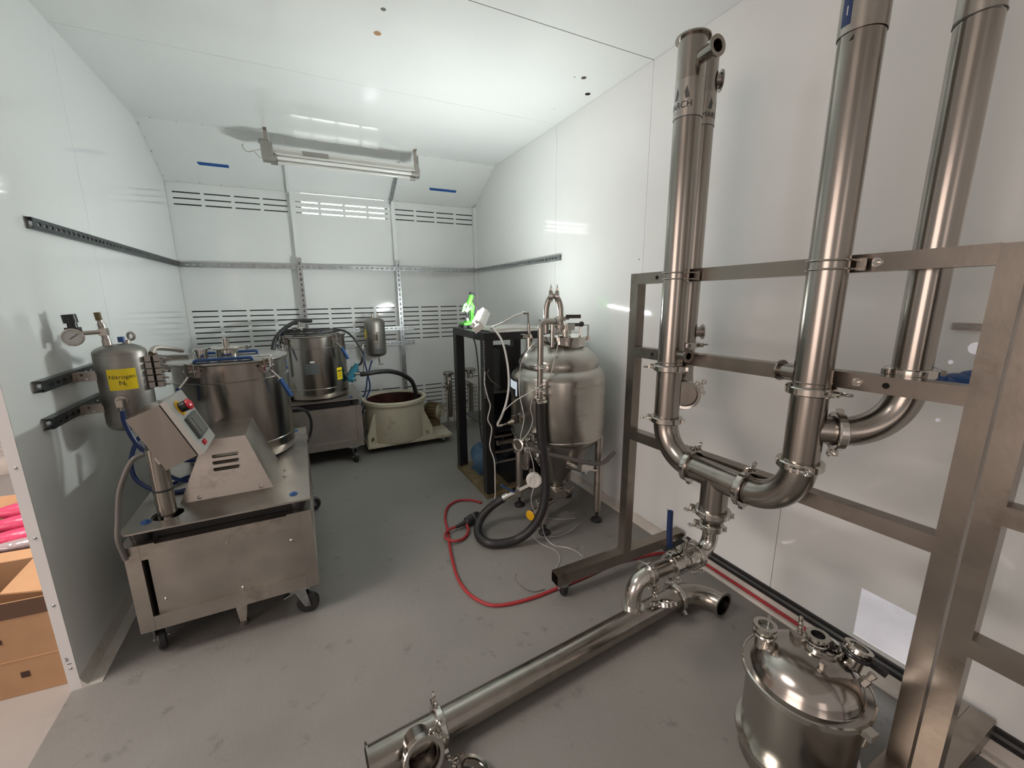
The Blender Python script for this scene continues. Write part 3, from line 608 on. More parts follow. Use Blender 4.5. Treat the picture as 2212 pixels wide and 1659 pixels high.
# ================================================================== small tank on the back wall
t = thing('buffer_tank', 'small grey steel buffer tank on short struts of back wall', 'gas tank', (.668, 4.50, .90))
bc = (.668, 4.505); br = .102
obj('tank_body', MB().lathe([(.001, .885), (.05, .888), (br-.02, .900), (br-.004, .918), (br, .935), (br, 1.235), (br-.004, 1.255), (br-.02, 1.272), (.05, 1.285), (.001, 1.288)], (*bc, 0), n=40), 'tankgrey', t)
A = math.radians(-97); n = V((math.cos(A), math.sin(A), 0)); s = V((-n.y, n.x, 0)); p = V((*bc, 0))+n*(br+.02)
lg = obj('level_gauge', MB().obox(p+V((.012, 0, 1.135)), (.016, .045, .014), n, s).obox(p+V((.012, 0, 1.055)), (.016, .045, .014), n, s).cyl(p+s*.012+V((.012, 0, 1.04)), p+s*.012+V((.012, 0, 1.15)), .012, n=10).cyl(p-s*.012+V((.012, 0, 1.05)), p-s*.012+V((.012, 0, 1.145)), .006, n=8), 'dull', t)
obj('name_plate', patch(bc, br+.0012, A-.08, A+.62, .925, .975), 'dkgrey', t)
obj('yellow_label', patch(bc, br+.0012, A-1.42, A-1.0, 1.085, 1.175), 'yellow', t)
obj('top_fitting', MB().cyl((.655, 4.49, 1.28), (.655, 4.49, 1.335), .012, n=10).cyl((.70, 4.49, 1.275), (.71, 4.49, 1.335), .010, n=10).obox((.725, 4.485, 1.325), (.045, .01, .012)).cyl((.61, 4.49, 1.265), (.61, 4.49, 1.29), .008, n=8), 'dull', t)
obj('drain_valve', MB().cyl((.685, 4.49, .89), (.69, 4.49, .82), .009, n=10).obox((.70, 4.485, .805), (.05, .012, .012)).cyl((.63, 4.49, .89), (.615, 4.48, .85), .009, n=10), 'dull', t)
obj('side_elbow', MB().tube(spline([(.575, 4.49, 1.02), (.54, 4.47, 1.02), (.53, 4.46, .99), (.53, 4.46, .96)], 5), .010, 8), 'dull', t)
obj('mount_strap', MB().box(.60, .74, 4.594, 4.60, 1.145, 1.185).box(.60, .74, 4.594, 4.60, .985, 1.025).box(.65, .69, 4.56, 4.597, 1.15, 1.18).box(.65, .69, 4.56, 4.597, .99, 1.02), 'dull', t, smooth=False)
tube_thing('air_tube', 'blue air tube dropping from the side of the small grey tank', 'air tube', [(.53, 4.46, .96), (.535, 4.44, .85), (.555, 4.42, .7), (.56, 4.40, .58), (.50, 4.36, .45), (.445, 4.30, .3), (.44, 4.28, .15)], .0075, 'bluetube')
tube_thing('air_tube', 'blue air tube crossing from the bottom of the small grey tank', 'air tube', [(.615, 4.48, .85), (.59, 4.46, .80), (.545, 4.42, .68), (.52, 4.38, .58), (.47, 4.34, .46), (.43, 4.31, .34)], .0075, 'bluetube')

# ================================================================== beige tub on a dolly
t = thing('beige_tub', 'beige painted steel tub with rusty inside on a low rolling base', 'tub', (.80, 4.25, 0))
tc = V((.775, 4.262, 0))
tb = obj('tub_wall', MB().lathe([(.29, .085), (.297, .10), (.292, .455), (.318, .462), (.320, .492), (.312, .500), (.287, .498), (.280, .48), (.278, .11), (.001, .10)], tc, n=64), 'beige', t)
obj('inner_lining', MB().lathe([(.2785, .478), (.2765, .478), (.2765, .118), (.001, .112), (.001, .108), (.2785, .108)], tc, n=64), 'rust', t)
bp = obj('base_plate', MB().box(.45, 1.30, 4.0, 4.60, .062, .086), 'beige', t, smooth=False)
for sx in (-1, 1):
    for sy in (-1, 1):
        A = math.radians({(-1, -1): 218, (1, -1): 322, (1, 1): 38, (-1, 1): 142}[sx, sy]); n = V((math.cos(A), math.sin(A), 0)); s = V((-n.y, n.x, 0)); U = n
        o0 = tc+n*.285
        # gusset plate with a round hole: lower block with hole, upper triangle
        mb = MB().plate(o0+V((0, 0, .086))+s*.006, n, (0, 0, 1), .118, .10, .012, [], [(.062, .05, .024)], 20)
        mb.prism([o0+V((0, 0, .186))+s*.006, o0+n*.118+V((0, 0, .186))+s*.006, o0+n*.018+V((0, 0, .385))+s*.006, o0+V((0, 0, .385))+s*.006], -s*.012)
        obj('gusset', mb, 'beige', t, smooth=False)
for x, y, a in ((.55, 4.10, 2.0), (1.20, 4.06, .4), (.55, 4.52, 2.5), (1.20, 4.52, 1.)): caster(t, x, y, .062, .024, a, .012)
mo = obj('drive_motor', MB().lathe([(.001, .0), (.075, .004), (.084, .02), (.084, .17), (.07, .18), (.001, .18)], (1.15, 4.46, .255), (.64, -.77, 0), 28), 'rustmotor', t)
for k in range(16):
    A = 2*PI*k/16; u, v, w = basis((.64, -.77, 0)); d_ = u*math.cos(A)+v*math.sin(A)
    obj('cooling_fin', MB().obox(V((1.15, 4.46, .255))+w*.09+d_*.088, (.13, .004, .016), w, w.cross(d_)), 'rustmotor', mo, smooth=False)
gr = V((1.15, 4.46, .255))+V((.64, -.77, 0)).normalized()*.185
g = MB()
for r in (.02, .035, .05, .065, .08): g.torus(gr, (.64, -.77, 0), r, .0045, 24, 6)
obj('fan_guard', g, 'beige', mo)
obj('motor_mount', MB().box(1.13, 1.27, 4.34, 4.48, .086, .18), 'rustmotor', t, smooth=False)
obj('motor_pipe', MB().tube(spline([(1.06, 4.42, .40), (1.08, 4.40, .36), (1.10, 4.40, .31), (1.13, 4.40, .28)], 5), .022, 10).ball((1.07, 4.40, .41), .022).box(1.04, 1.10, 4.38, 4.42, .30, .33), 'rustmotor', t)
tube_thing('black_hose', 'thick black hose running from the far centrifuge into the beige tub', 'hose', [(.44, 4.03, .795), (.50, 4.01, .80), (.60, 4.03, .805), (.72, 4.08, .79), (.84, 4.14, .74), (.94, 4.20, .66), (.985, 4.24, .56), (.99, 4.25, .45), (.96, 4.25, .30), (.90, 4.25, .16)], .022, 'rubber', 8, 12)
tube_thing('grey_cable', 'thin grey cable beside the teal plug of the far centrifuge', 'cable', [(.43, 4.06, 1.05), (.475, 4.05, .96), (.478, 4.06, .87), (.46, 4.08, .80), (.40, 4.10, .84)], .006, 'greyhose', 8, 6)

# ================================================================== filter housings by the back wall
def filter_housing(label, x, y, h):
    t = thing('filter_housing', label, 'filter', (x, y, 0), 'stainless filter housings by the back wall')
    k = h/.67
    obj('housing', MB().lathe([(.030, .14*k), (.034, .16*k), (.034, .46*k), (.040, .47*k), (.040, .55*k), (.036, .56*k), (.036, .62*k), (.001, .63*k)], (x, y, 0), n=24), 'steel', t)
    hd = obj('cap', MB().lathe([(.042, .625*k), (.058, .63*k), (.062, .64*k), (.062, .655*k), (.05, .665*k), (.001, .67*k)], (x, y, 0), n=28), 'steel', t)
    for A in (0, 2.1, 4.2): obj('swing_bolt', MB().cyl((x+.062*math.cos(A), y+.062*math.sin(A), .56*k), (x+.062*math.cos(A), y+.062*math.sin(A), .645*k), .005, n=8).obox((x+.064*math.cos(A), y+.064*math.sin(A), .64*k), (.026, .018, .02)), 'dull', hd)
    for A in (PI*1.25, PI*1.75, PI*.5):
        d_ = V((math.cos(A), math.sin(A), 0)); p0 = V((x, y, 0))
        obj('leg', MB().tube([p0+d_*.04+V((0, 0, .46*k)), p0+d_*.055+V((0, 0, .40*k)), p0+d_*.062+V((0, 0, .012))], .009, 8).cyl(p0+d_*.062, p0+d_*.062+V((0, 0, .012)), .018, n=12), 'dull', t)
    obj('port', MB().cyl((x+.03, y-.01, .585*k), (x+.10, y-.02, .585*k), .014, n=12).cyl((x+.092, y-.019, .585*k), (x+.10, y-.02, .585*k), .02, n=14), 'pol', t)
    obj('port', MB().cyl((x-.03, y-.01, .30*k), (x-.085, y-.02, .30*k), .012, n=12).cyl((x-.08, y-.019, .30*k), (x-.088, y-.02, .30*k), .018, n=14), 'pol', t)
    obj('port', MB().cyl((x-.02, y-.02, .50*k), (x-.07, y-.03, .50*k), .012, n=12).obox((x-.07, y-.03, .50*k), (.022, .022, .03)), 'dull', t)
    obj('white_tag', MB().box(x-.012, x+.012, y-.0425, y-.0405, .575*k, .605*k), 'white', t, smooth=False)
filter_housing('stainless filter housing on thin legs left of the black rack', 1.425, 4.46, .67)
filter_housing('stainless filter housing seen through the open black rack', 1.66, 4.40, .70)

# ================================================================== black rack
rx0, rx1, ry0, ry1, rh = 1.118, 1.72, 2.668, 3.33, 1.245
t = thing('equipment_rack', 'tall open black steel equipment rack beside the cone tank', 'rack', (1.42, 3.0, 0))
for x in (rx0, rx1-.07):
    for y in (ry0, ry1-.07):
        obj('post', MB().box(x, x+.07, y, y+.07, .03, rh-.05), 'black', t, smooth=False)
for y in (ry0, ry1-.07): obj('top_beam', MB().box(rx0, rx1, y, y+.07, rh-.055, rh), 'black', t, smooth=False)
for x in (rx0, rx1-.07): obj('top_beam', MB().box(x, x+.07, ry0+.07, ry1-.07, rh-.055, rh), 'black', t, smooth=False)
obj('top_plate', MB().box(rx0+.10, rx1, ry0+.002, ry1, rh, rh+.006), 'lampwhite', t, smooth=False)
b0 = obj('base_frame', MB().box(rx0-.004, rx1, ry0-.004, ry0+.05, .0, .034).box(rx0-.004, rx1, ry1-.05, ry1+.004, .0, .034).box(rx0-.004, rx0+.05, ry0+.05, ry1-.05, .0, .034).box(rx1-.05, rx1, ry0+.05, ry1-.05, .0, .034), 'rustmotor', t, smooth=False)
obj('shelf', MB().box(rx0+.02, rx1-.02, ry0+.02, ry1-.02, .034, .042), 'rustmotor', t, smooth=False)
obj('shelf', MB().box(rx0+.07, rx1-.02, ry0+.03, ry1-.02, .50, .506), 'black', t, smooth=False)
obj('shelf', MB().box(rx0+.07, rx1-.02, ry0+.03, ry1-.02, .80, .806), 'dull', t, smooth=False)
for z in (.26, .34): obj('cross_bar', MB().box(rx0+.07, rx1-.07, ry0+.02, ry0+.045, z, z+.014), 'dull', t, smooth=False)
obj('inner_panel', MB().box(rx0+.30, rx1-.03, ry1-.02, ry1-.01, .04, .80), 'black', t, smooth=False)
obj('inner_panel', MB().box(rx1-.02, rx1-.01, ry0+.03, ry1-.03, .04, .80), 'black', t, smooth=False)
mt = thing('pump_motor', 'blue electric motor standing low inside the black rack', 'motor', (1.27, 3.10, .042))
obj('motor_body', MB().lathe([(.001, -.13), (.06, -.13), (.095, -.11), (.10, -.09), (.10, .13), (.08, .15), (.001, .15)], (1.27, 3.08, .155), (.25, 1, 0), 28), 'bluemotor', mt)
obj('motor_foot', MB().box(1.19, 1.35, 3.0, 3.18, .042, .065), 'bluemotor', mt, smooth=False)
obj('terminal_box', MB().box(1.24, 1.32, 3.03, 3.11, .245, .29), 'bluemotor', mt, smooth=False)
pm = thing('vacuum_pump', 'dark pump body with pipe stubs on the low shelf inside the black rack', 'pump', (1.45, 2.85, .042))
obj('pump_body', MB().box(1.34, 1.62, 2.76, 2.98, .042, .22).cyl((1.36, 2.87, .30), (1.60, 2.87, .30), .085, n=24), 'blackpl', pm)
obj('pump_pipe', MB().cyl((1.22, 2.74, .455), (1.36, 2.74, .455), .014, n=12).cyl((1.24, 2.74, .40), (1.40, 2.74, .40), .022, n=12).cyl((1.40, 2.74, .30), (1.40, 2.74, .47), .018, n=12), 'dull', pm)
bxm = thing('controller_case', 'black controller case standing upright on the rack shelf', 'case', (1.34, 2.80, .806))
obj('case_body', MB().prism([(1.275, 2.76, .81), (1.40, 2.76, .81), (1.40, 2.76, 1.13), (1.30, 2.76, 1.13), (1.283, 2.76, 1.115)], (0, .15, 0)), 'black', bxm, smooth=False)
obj('case_foot', MB().box(1.28, 1.40, 2.77, 2.90, .806, .812), 'rubber', bxm, smooth=False)
tube_thing('signal_cable', 'grey signal cable on the front post of the black rack', 'cable', [(1.150, 2.664, .99), (1.135, 2.655, .96), (1.16, 2.65, .91), (1.20, 2.655, .88), (1.24, 2.70, .85), (1.28, 2.755, .83)], .004, 'greyhose', 8, 6)

# ================================================================== LED work light on the rack
A, B = V((1.088, 2.70, 1.288)), V((1.285, 3.05, 1.362)); ax = (B-A).normalized(); sd = ax.cross(V((0, 0, 1))).normalized(); up = sd.cross(ax)
_a = math.radians(36); sd, up = sd*math.cos(_a)+up*math.sin(_a), up*math.cos(_a)-sd*math.sin(_a)
t = thing('work_light', 'lit white tube work light lying tilted on top of black rack', 'lamp', A)
L_ = (B-A).length
obj('lamp_housing', MB().prism([A-sd*.040-up*.030, A+sd*.040-up*.030, A+sd*.040+up*.012, A+sd*.030+up*.030, A+sd*.018+up*.012, A-sd*.018+up*.012, A-sd*.030+up*.030, A-sd*.040+up*.012], ax*L_), 'lampwhite', t, smooth=False)
for k in (-1, 1):
    obj('led_tube', MB().cyl(A+up*.034+sd*.0*k+sd*.015*k+ax*.02, A+up*.034+sd*.015*k+ax*(L_-.02), .0125, n=14), 'led', t)
    obj('tube_holder', MB().obox(A+up*.03+sd*.015*k+ax*.012, (.016, .024, .03), ax, sd).obox(A+up*.03+sd*.015*k+ax*(L_-.012), (.016, .024, .03), ax, sd), 'white', t, smooth=False)
# chain and cords from the lamp
g = MB(); p0 = V((1.118-.006, 2.660, 1.19))
for k in range(22): g.torus(p0+V((.0015*math.sin(k), -.002, -.019*k)), (1, 0, 0) if k % 2 else (0, 1, 0), .0065, .0016, 10, 5)
tag(obj('lamp_chain', g, 'galv'), 'thin hanging chain at the front left post of the black rack', 'chain')
tube_thing('white_cable', 'white power cord dropping from the work light to the black plug', 'cord', [(1.115, 2.652, .98), (1.108, 2.65, .90), (1.125, 2.64, .80), (1.14, 2.63, .73), (1.115, 2.62, .64), (1.135, 2.60, .57), (1.10, 2.56, .46), (1.115, 2.52, .36), (1.10, 2.48, .22), (1.085, 2.46, .10), (1.03, 2.45, .05), (.985, 2.435, .045)], .0045, 'tubew', 8, 8)
tube_thing('black_cable', 'thin black cord hanging inside the black rack', 'cord', [(1.10, 2.86, 1.24), (1.135, 2.86, 1.12), (1.15, 2.86, .9), (1.15, 2.87, .6), (1.19, 2.93, .38), (1.24, 3.0, .30)], .005, 'rubber', 8, 6)

# ================================================================== green microscope
t = thing('microscope', 'bright green toy microscope with dark eyepiece on top of black rack', 'microscope', (1.205, 3.2, rh))
mx, my = 1.205, 3.20; z0 = rh+.004
obj('base', MB().box(mx-.05, mx+.045, my-.055, my+.055, z0+.022, z0+.040).box(mx-.02, mx+.045, my-.03, my+.03, z0+.040, z0+.055), 'green', t, smooth=False)
for x in (-.045, .0):
    for y in (-.05, .05): obj('foot', MB().cyl((mx+x, my+y, z0), (mx+x, my+y, z0+.024), .018, n=14), 'blackpl', t)
obj('arm', MB().prism([(mx+.018, my-.016, z0+.05), (mx+.044, my-.016, z0+.05), (mx+.048, my-.016, z0+.13), (mx+.058, my-.016, z0+.165), (mx+.036, my-.016, z0+.20), (mx+.005, my-.016, z0+.19), (mx-.03, my-.016, z0+.135), (mx-.014, my-.016, z0+.12), (mx+.022, my-.016, z0+.145), (mx+.024, my-.016, z0+.12)], (0, .032, 0)), 'green', t, smooth=False)
obj('focus_knob', MB().cyl((mx+.022, my-.034, z0+.163), (mx+.022, my+.034, z0+.163), .014, n=18), 'blackpl', t)
obj('barrel', MB().cyl((mx+.012, my, z0+.185), (mx+.040, my, z0+.262), .019, n=18), 'green', t)
obj('eyepiece', MB().cyl((mx+.038, my, z0+.256), (mx+.044, my, z0+.278), .023, n=18), 'blackpl', t)
obj('side_handle', MB().prism([(mx-.052, my-.012, z0+.125), (mx-.034, my-.012, z0+.185), (mx-.010, my-.012, z0+.20), (mx-.002, my-.012, z0+.175), (mx-.018, my-.012, z0+.175), (mx-.030, my-.012, z0+.135)], (0, .024, 0)), 'green', t, smooth=False)
obj('objective', MB().cyl((mx-.012, my, z0+.135), (mx+.0, my, z0+.085), .013, .009, n=14), 'blackpl', t)
obj('stage', MB().box(mx-.035, mx+.03, my-.03, my+.03, z0+.075, z0+.081), 'blackpl', t, smooth=False)
obj('mirror', MB().ball((mx-.006, my-.01, z0+.066), .011, 10, 6), 'white', t)

# ================================================================== cone-bottom tank
tx, ty, TR = 1.465, 2.255, .308
t = thing('cone_tank', 'stainless jacketed cone bottom tank on four legs by the right wall', 'tank', (tx, ty, 0))
TZ = .215
shell = obj('tank_shell', MB().lathe([(.035, .21), (.038, .235), (.10, .33), (TR-.06, .545), (TR-.012, .60), (TR, .625), (TR, .985), (TR-.004, 1.005), (TR-.020, 1.030), (TR-.045, 1.046), (TR-.052, 1.052), (TR-.048, 1.072), (TR-.050, 1.09), (TR-.062, 1.118), (TR-.10, 1.155), (TR-.17, 1.193), (.10, 1.212), (.001, 1.216)], (tx, ty, 0), n=72), 'vessel', t, ang=30)
obj('lower_seam', MB().lathe([(TR+.0004, .612), (TR+.0022, .616), (TR+.0022, .622), (TR+.0004, .626)], (tx, ty, 0), n=72), 'vessel', shell)
lp = [(1.262, 2.075), (1.655, 2.045), (1.288, 2.472), (1.672, 2.43)]
for x, y in lp:
    d_ = V((x-tx, y-ty, 0)).normalized()
    l = obj('leg', MB().cyl((x, y, .075), (x, y, .64), .025, n=18).obox((x-d_.x*.018, y-d_.y*.018, .62), (.05, .06, .10), d_, (-d_.y, d_.x, 0)), 'dull', t)
    obj('levelling_foot', MB().cyl((x, y, .02), (x, y, .08), .010, n=10).lathe([(.001, .0), (.038, .0), (.038, .012), (.025, .022), (.012, .026)], (x, y, 0), n=20), 'rubber', l)
# manway on top
mc = V((tx+.035, ty-.02, -.012))
mw = obj('manway', MB().lathe([(.13, 1.195), (.13, 1.232), (.142, 1.233), (.142, 1.245), (.146, 1.246), (.146, 1.258), (.10, 1.268), (.001, 1.270)], mc, n=40), 'pol', t)
obj('manway_handle', MB().tube([mc+V(p) for p in ((.045, -.10, 1.26), (.045, -.10, 1.325), (.135, -.06, 1.325), (.135, -.06, 1.255))], .006, 8), 'pol', mw)
for A in (.3, 1.6, 2.9, 4.2, 5.5): obj('manway_nut', MB().obox(mc+V((.148*math.cos(A), .148*math.sin(A), 1.245)), (.022, .016, .024), (math.cos(A), math.sin(A), 0), (-math.sin(A), math.cos(A), 0)), 'dull', mw)
# pipe arch standing on the manway
ac = V((tx-.085, ty-.07, 1.0)); px = V((.85, -.5, 0)).normalized()
pts = [ac-px*.044+V((0, 0, .27)), ac-px*.044+V((0, 0, .36))]+arc(ac+V((0, 0, .40)), -px*.044, V((0, 0, .095)), 10)[0:]+arc(ac+V((0, 0, .40)), V((0, 0, .095)), px*.044, 10)[1:]+[ac+px*.044+V((0, 0, .36)), ac+px*.044+V((0, 0, .26))]
ar = obj('pipe_arch', MB().tube(pts, .017, 14), 'steel', t)
clamp(ar, ac+V((0, 0, .495))-px*.018, px, .018, (0, 0, 1), True, 'pol'); clamp(ar, ac+V((0, 0, .493))+px*.020, px, .018, (0, 0, 1), True, 'pol')
for z in (.36, .31): clamp(ar, ac+px*.044+V((0, 0, z)), (0, 0, 1), .018, (1, -.2, 0), True, 'dull')
clamp(ar, ac-px*.044+V((0, 0, .35)), (0, 0, 1), .018, (-1, -.3, 0), True, 'pol')
obj('valve_handle', MB().obox(ac+px*.12+V((0, 0, .372)), (.09, .022, .018), px, (0, 0, 1)), 'blackpl', ar)
obj('valve_handle', MB().obox(ac+px*.11+V((.02, .0, .322)), (.08, .02, .018), px, (0, 0, 1)).ball(ac+px*.155+V((.02, 0, .325)), .017), 'blackpl', ar)
obj('top_fittings', MB().cyl((tx-.11, ty-.10, 1.19), (tx-.11, ty-.10, 1.33), .014, n=12).cyl((tx-.02, ty-.11, 1.24), (tx-.02, ty-.11, 1.33), .022, n=14).obox((tx+.0, ty-.12, 1.31), (.05, .04, .04)).obox((tx-.05, ty-.10, 1.275), (.14, .02, .025)), 'pol', t)
gk = V((1.330, 2.40, 1.12))
ng = obj('gas_nozzle', MB().cyl(gk, gk+V((0, 0, .115)), .022, n=14).cyl(gk+V((0, 0, .115)), gk+V((-.004, 0, .20)), .011, n=10).cyl(gk+V((-.006, 0, .20)), gk+V((-.014, -.01, .27)), .006, n=8).cyl(gk+V((-.014, -.01, .27)), gk+V((-.05, -.01, .27)), .009, n=8), 'pol', t)
obj('nozzle_valve', MB().obox(gk+V((-.03, -.02, .12)), (.07, .02, .02)).obox(gk+V((-.055, -.02, .125)), (.02, .05, .02)), 'pol', ng)
# dip pipe down the front with its clamps
dp = V((1.178, 2.0, 0))
q = [(1.305, 2.06, 1.352), (1.25, 2.03, 1.356), (1.222, 2.018, 1.356)]
pts = [V(x) for x in q]+arc(V((1.222, 2.018, 1.316)), V((0, 0, .040)), V((-.040, -.016, 0)), 8)[1:]+[V((1.181, 2.001, 1.2)), V((1.178, 2.0, .905))]
di = obj('dip_pipe', MB().tube(pts, .0175, 14).cyl((1.305, 2.06, 1.352), (1.335, 2.075, 1.352), .021, n=12), 'steel', t)
for z in (1.105, .975): clamp(di, (1.179, 2.0, z), (0, 0, 1), .018, (-.7, -.7, 0), True, 'pol')
clamp(di, (1.178, 2.0, .915), (0, 0, 1), .020, (-.5, -.8, 0), True, 'pol')
obj('hose_tail', MB().lathe([(.0195, .865), (.023, .868), (.023, .892), (.026, .895), (.026, .912), (.0185, .914)], dp, n=18), 'pol', di)
# side fittings under the shell and the cross pipe below the cone
obj('cone_valve', MB().cyl((tx-.02, ty-.16, .43), (tx+.04, ty-.28, .425), .026, n=16).obox((tx+.04, ty-.27, .445), (.09, .04, .05)).cyl((tx+.09, ty-.27, .41), (tx+.115, ty-.29, .41), .014, n=10), 'pol', t)
bv = obj('bottom_valve', MB().cyl((tx, ty, .235), (tx, ty, .13), .032, n=18).obox((tx-.01, ty-.03, .17), (.09, .08, .06)).cyl((tx-.25, ty-.09, .105), (tx+.20, ty+.10, .105), .019, n=14), 'dull', t)
clamp(bv, (tx+.12, ty+.067, .105), (.92, .39, 0), .020, (0, 0, 1), True, 'pol'); clamp(bv, (tx, ty, .20), (0, 0, 1), .033, (0, -1, 0), True, 'dull'); clamp(bv, (tx-.16, ty-.053, .105), (.92, .39, 0), .020, (0, -.4, -1), True, 'dull')
obj('sample_pipe', MB().tube([(tx+.19, ty+.095, .105), (tx+.16, ty+.13, .14), (tx+.03, ty+.24, .31)], .012, 10), 'steel', bv)
yk = obj('yellow_knob', MB().lathe([(.001, -.006), (.03, -.004), (.034, 0), (.03, .006), (.001, .008)], (tx-.275, ty-.12, .112), (.92, .39, 0), 20), 'yelpl', bv)
# left side fittings: round sight glasses and little valves
sg = V((1.10, 2.12, .615)); sa = V((-.85, -.5, .1))
s1 = obj('sight_glass', MB().lathe([(.026, -.03), (.030, -.028), (.030, -.012), (.040, -.010), (.041, .012), (.032, .014), (.029, .006), (.001, .006)], sg, sa, 28).cyl(sg-sa.normalized()*.03, V((1.22, 2.20, .60)), .018, n=12), 'pol', t)
s2c = V((1.165, 2.045, .402)); obj('sight_glass', MB().lathe([(.001, .014), (.026, .014), (.028, .018), (.044, .018), (.047, .010), (.047, -.010), (.03, -.012), (.001, -.012)], s2c, (-.35, -.93, .15), 30), 'lampwhite', t)
obj('sight_glass_arm', MB().cyl(s2c+V((.01, .03, 0)), V((1.20, 2.13, .42)), .02, n=12).cyl((1.16, 2.14, .45), (1.13, 2.06, .60), .024, n=12), 'dull', t)
obj('side_valve', MB().cyl((1.17, 2.27, .72), (1.07, 2.22, .725), .010, n=10).obox((1.135, 2.25, .73), (.03, .03, .06)).cyl((1.105, 2.237, .724), (1.12, 2.244, .724), .018, n=12).cyl((1.06, 2.215, .7255), (1.03, 2.20, .726), .0055, n=8), 'pol', t)
obj('side_valve', MB().cyl((1.13, 2.08, .635), (1.20, 2.12, .66), .010, n=10).obox((1.175, 2.10, .655), (.03, .03, .035)).cyl((1.20, 2.12, .57), (1.12, 2.07, .585), .012, n=10).cyl((1.20, 2.08, .545), (1.26, 2.10, .46), .022, n=12), 'pol', t)
ls = obj('outlet_valve', MB().cyl((1.245, 2.19, .30), (1.05, 2.26, .205), .017, n=12).cyl((1.09, 2.246, .225), (1.05, 2.26, .205), .024, n=12).obox((1.14, 2.228, .25), (.05, .04, .04)), 'pol', t)
obj('blue_lever', MB().obox((1.075, 2.235, .285), (.10, .022, .008), (-.7, .1, .5), (0, 1, 0)), 'blue', ls); obj('blue_lever', MB().obox((1.245, 2.08, .33), (.12, .022, .008), (.7, .1, -.55), (0, 1, 0)), 'blue', ls)
# patches left by old labels, and the black sign with screen picture
rc = (tx, ty)
pn = obj('sign_plate', patch(rc, TR+.004, math.radians(157), math.radians(186), .865, .985), 'black', t)
obj('sign_picture', patch(rc, TR+.0052, math.radians(161), math.radians(183), .885, .975), 'screen', pn)
obj('sign_picture_dark', patch(rc, TR+.0060, math.radians(160), math.radians(180), .882, .925), 'blackpl', pn)
for a0, a1, z0, z1 in ((257, 322, .955, .967), (321, 322.5, .76, .96), (312, 322, .790, .795), (254, 258, .925, .965), (262, 272, .790, .795), (258, 260, .88, .93)):
    obj('tape_mark', patch(rc, TR+.0012, math.radians(a0), math.radians(a1), z0, z1, 8), 'dull', t)

# hoses and thin tubes round the tank
tube_thing('black_hose', 'thick black suction hose looping from the tank pipe to the floor', 'hose', [(1.178, 2.0, .895), (1.180, 2.0, .80), (1.186, 1.995, .67), (1.203, 1.985, .52), (1.208, 1.975, .40), (1.195, 1.97, .29), (1.165, 1.975, .19), (1.11, 2.0, .10), (1.04, 2.03, .045), (.955, 2.055, .030), (.885, 2.09, .030), (.855, 2.165, .030), (.875, 2.26, .040), (.93, 2.315, .085), (.985, 2.305, .14), (1.03, 2.275, .185), (1.06, 2.257, .21)], .0265, 'rubber', 8, 16)
tube_thing('grey_hose', 'grey braided hose stretching from the sight glass toward right wall', 'hose', [(1.10, 2.02, .625), (1.13, 1.995, .62), (1.21, 1.985, .585), (1.32, 1.975, .545), (1.43, 1.96, .505), (1.53, 1.96, .468), (1.605, 1.97, .45), (1.665, 1.98, .455), (1.70, 1.985, .475), (1.735, 1.985, .497)], .0135, 'greyhose', 8, 12)
tube_thing('white_hose', 'white hose curving from rack top down to the tank side valve', 'hose', [(1.19, 2.70, 1.272), (1.168, 2.62, 1.285), (1.178, 2.50, 1.205), (1.165, 2.40, 1.085), (1.128, 2.30, .968), (1.083, 2.24, .866), (1.03, 2.20, .79), (.998, 2.195, .735), (1.03, 2.20, .726)], .0072, 'tubew', 8, 10)
tube_thing('thin_tube', 'clear thin tube rising from rack top to the tank nozzle', 'tube', [(1.175, 2.66, 1.285), (1.22, 2.56, 1.325), (1.26, 2.46, 1.37), (1.28, 2.39, 1.39)], .0055, 'tubew', 8, 8)
tube_thing('white_hose', 'white tube lying along the rack top behind the tank dome', 'hose', [(1.20, 2.70, 1.262), (1.36, 2.70, 1.268), (1.5, 2.70, 1.262), (1.68, 2.74, 1.262)], .009, 'tubew', 6, 8)
tube_thing('thin_tube', 'thin white tube slanting across the front of the tank shell', 'tube', [(.998, 2.195, .737), (.985, 2.10, .833), (1.01, 2.0, .921), (1.074, 1.955, .971), (1.159, 1.945, 1.015), (1.213, 1.945, 1.063), (1.231, 1.955, 1.099), (1.282, 1.985, 1.211), (1.33, 2.05, 1.262), (1.40, 2.13, 1.27)], .0028, 'tubew', 8, 6)
tube_thing('thin_tube', 'thin grey tube arching over the left shoulder of tank dome', 'tube', [(1.30, 2.10, 1.19), (1.186, 2.04, 1.25), (1.137, 2.06, 1.198), (1.108, 2.09, 1.129), (1.108, 2.12, 1.029), (1.098, 2.10, .938), (1.095, 2.06, .864), (1.101, 2.05, .796), (1.085, 2.06, .70), (1.09, 2.08, .655)], .0028, 'clear', 8, 6)
tube_thing('thin_tube', 'thin tube hanging from tank shell to the upper sight glass', 'tube', [(1.165, 2.04, 1.02), (1.16, 2.05, .93), (1.15, 2.06, .85), (1.165, 2.06, .78), (1.14, 2.06, .71), (1.10, 2.09, .645)], .003, 'clear', 8, 6)
tube_thing('thin_tube', 'thin clear wire dangling past the lower sight glass to the floor', 'wire', [(1.12, 2.06, .64), (1.13, 2.0, .55), (1.135, 1.985, .42), (1.115, 1.99, .30), (1.16, 2.0, .17), (1.14, 2.0, .06), (1.18, 1.97, .006), (1.22, 1.88, .004), (1.20, 1.80, .004), (1.14, 1.74, .004)], .0022, 'clear', 8, 6)
tube_thing('thin_tube', 'thin clear wire curling on the floor under the tank', 'wire', [(1.15, 1.99, .30), (1.19, 2.0, .18), (1.21, 1.99, .05), (1.24, 1.93, .004), (1.30, 1.87, .004), (1.33, 1.79, .004), (1.31, 1.70, .004), (1.25, 1.66, .15)], .0022, 'clear', 8, 6)
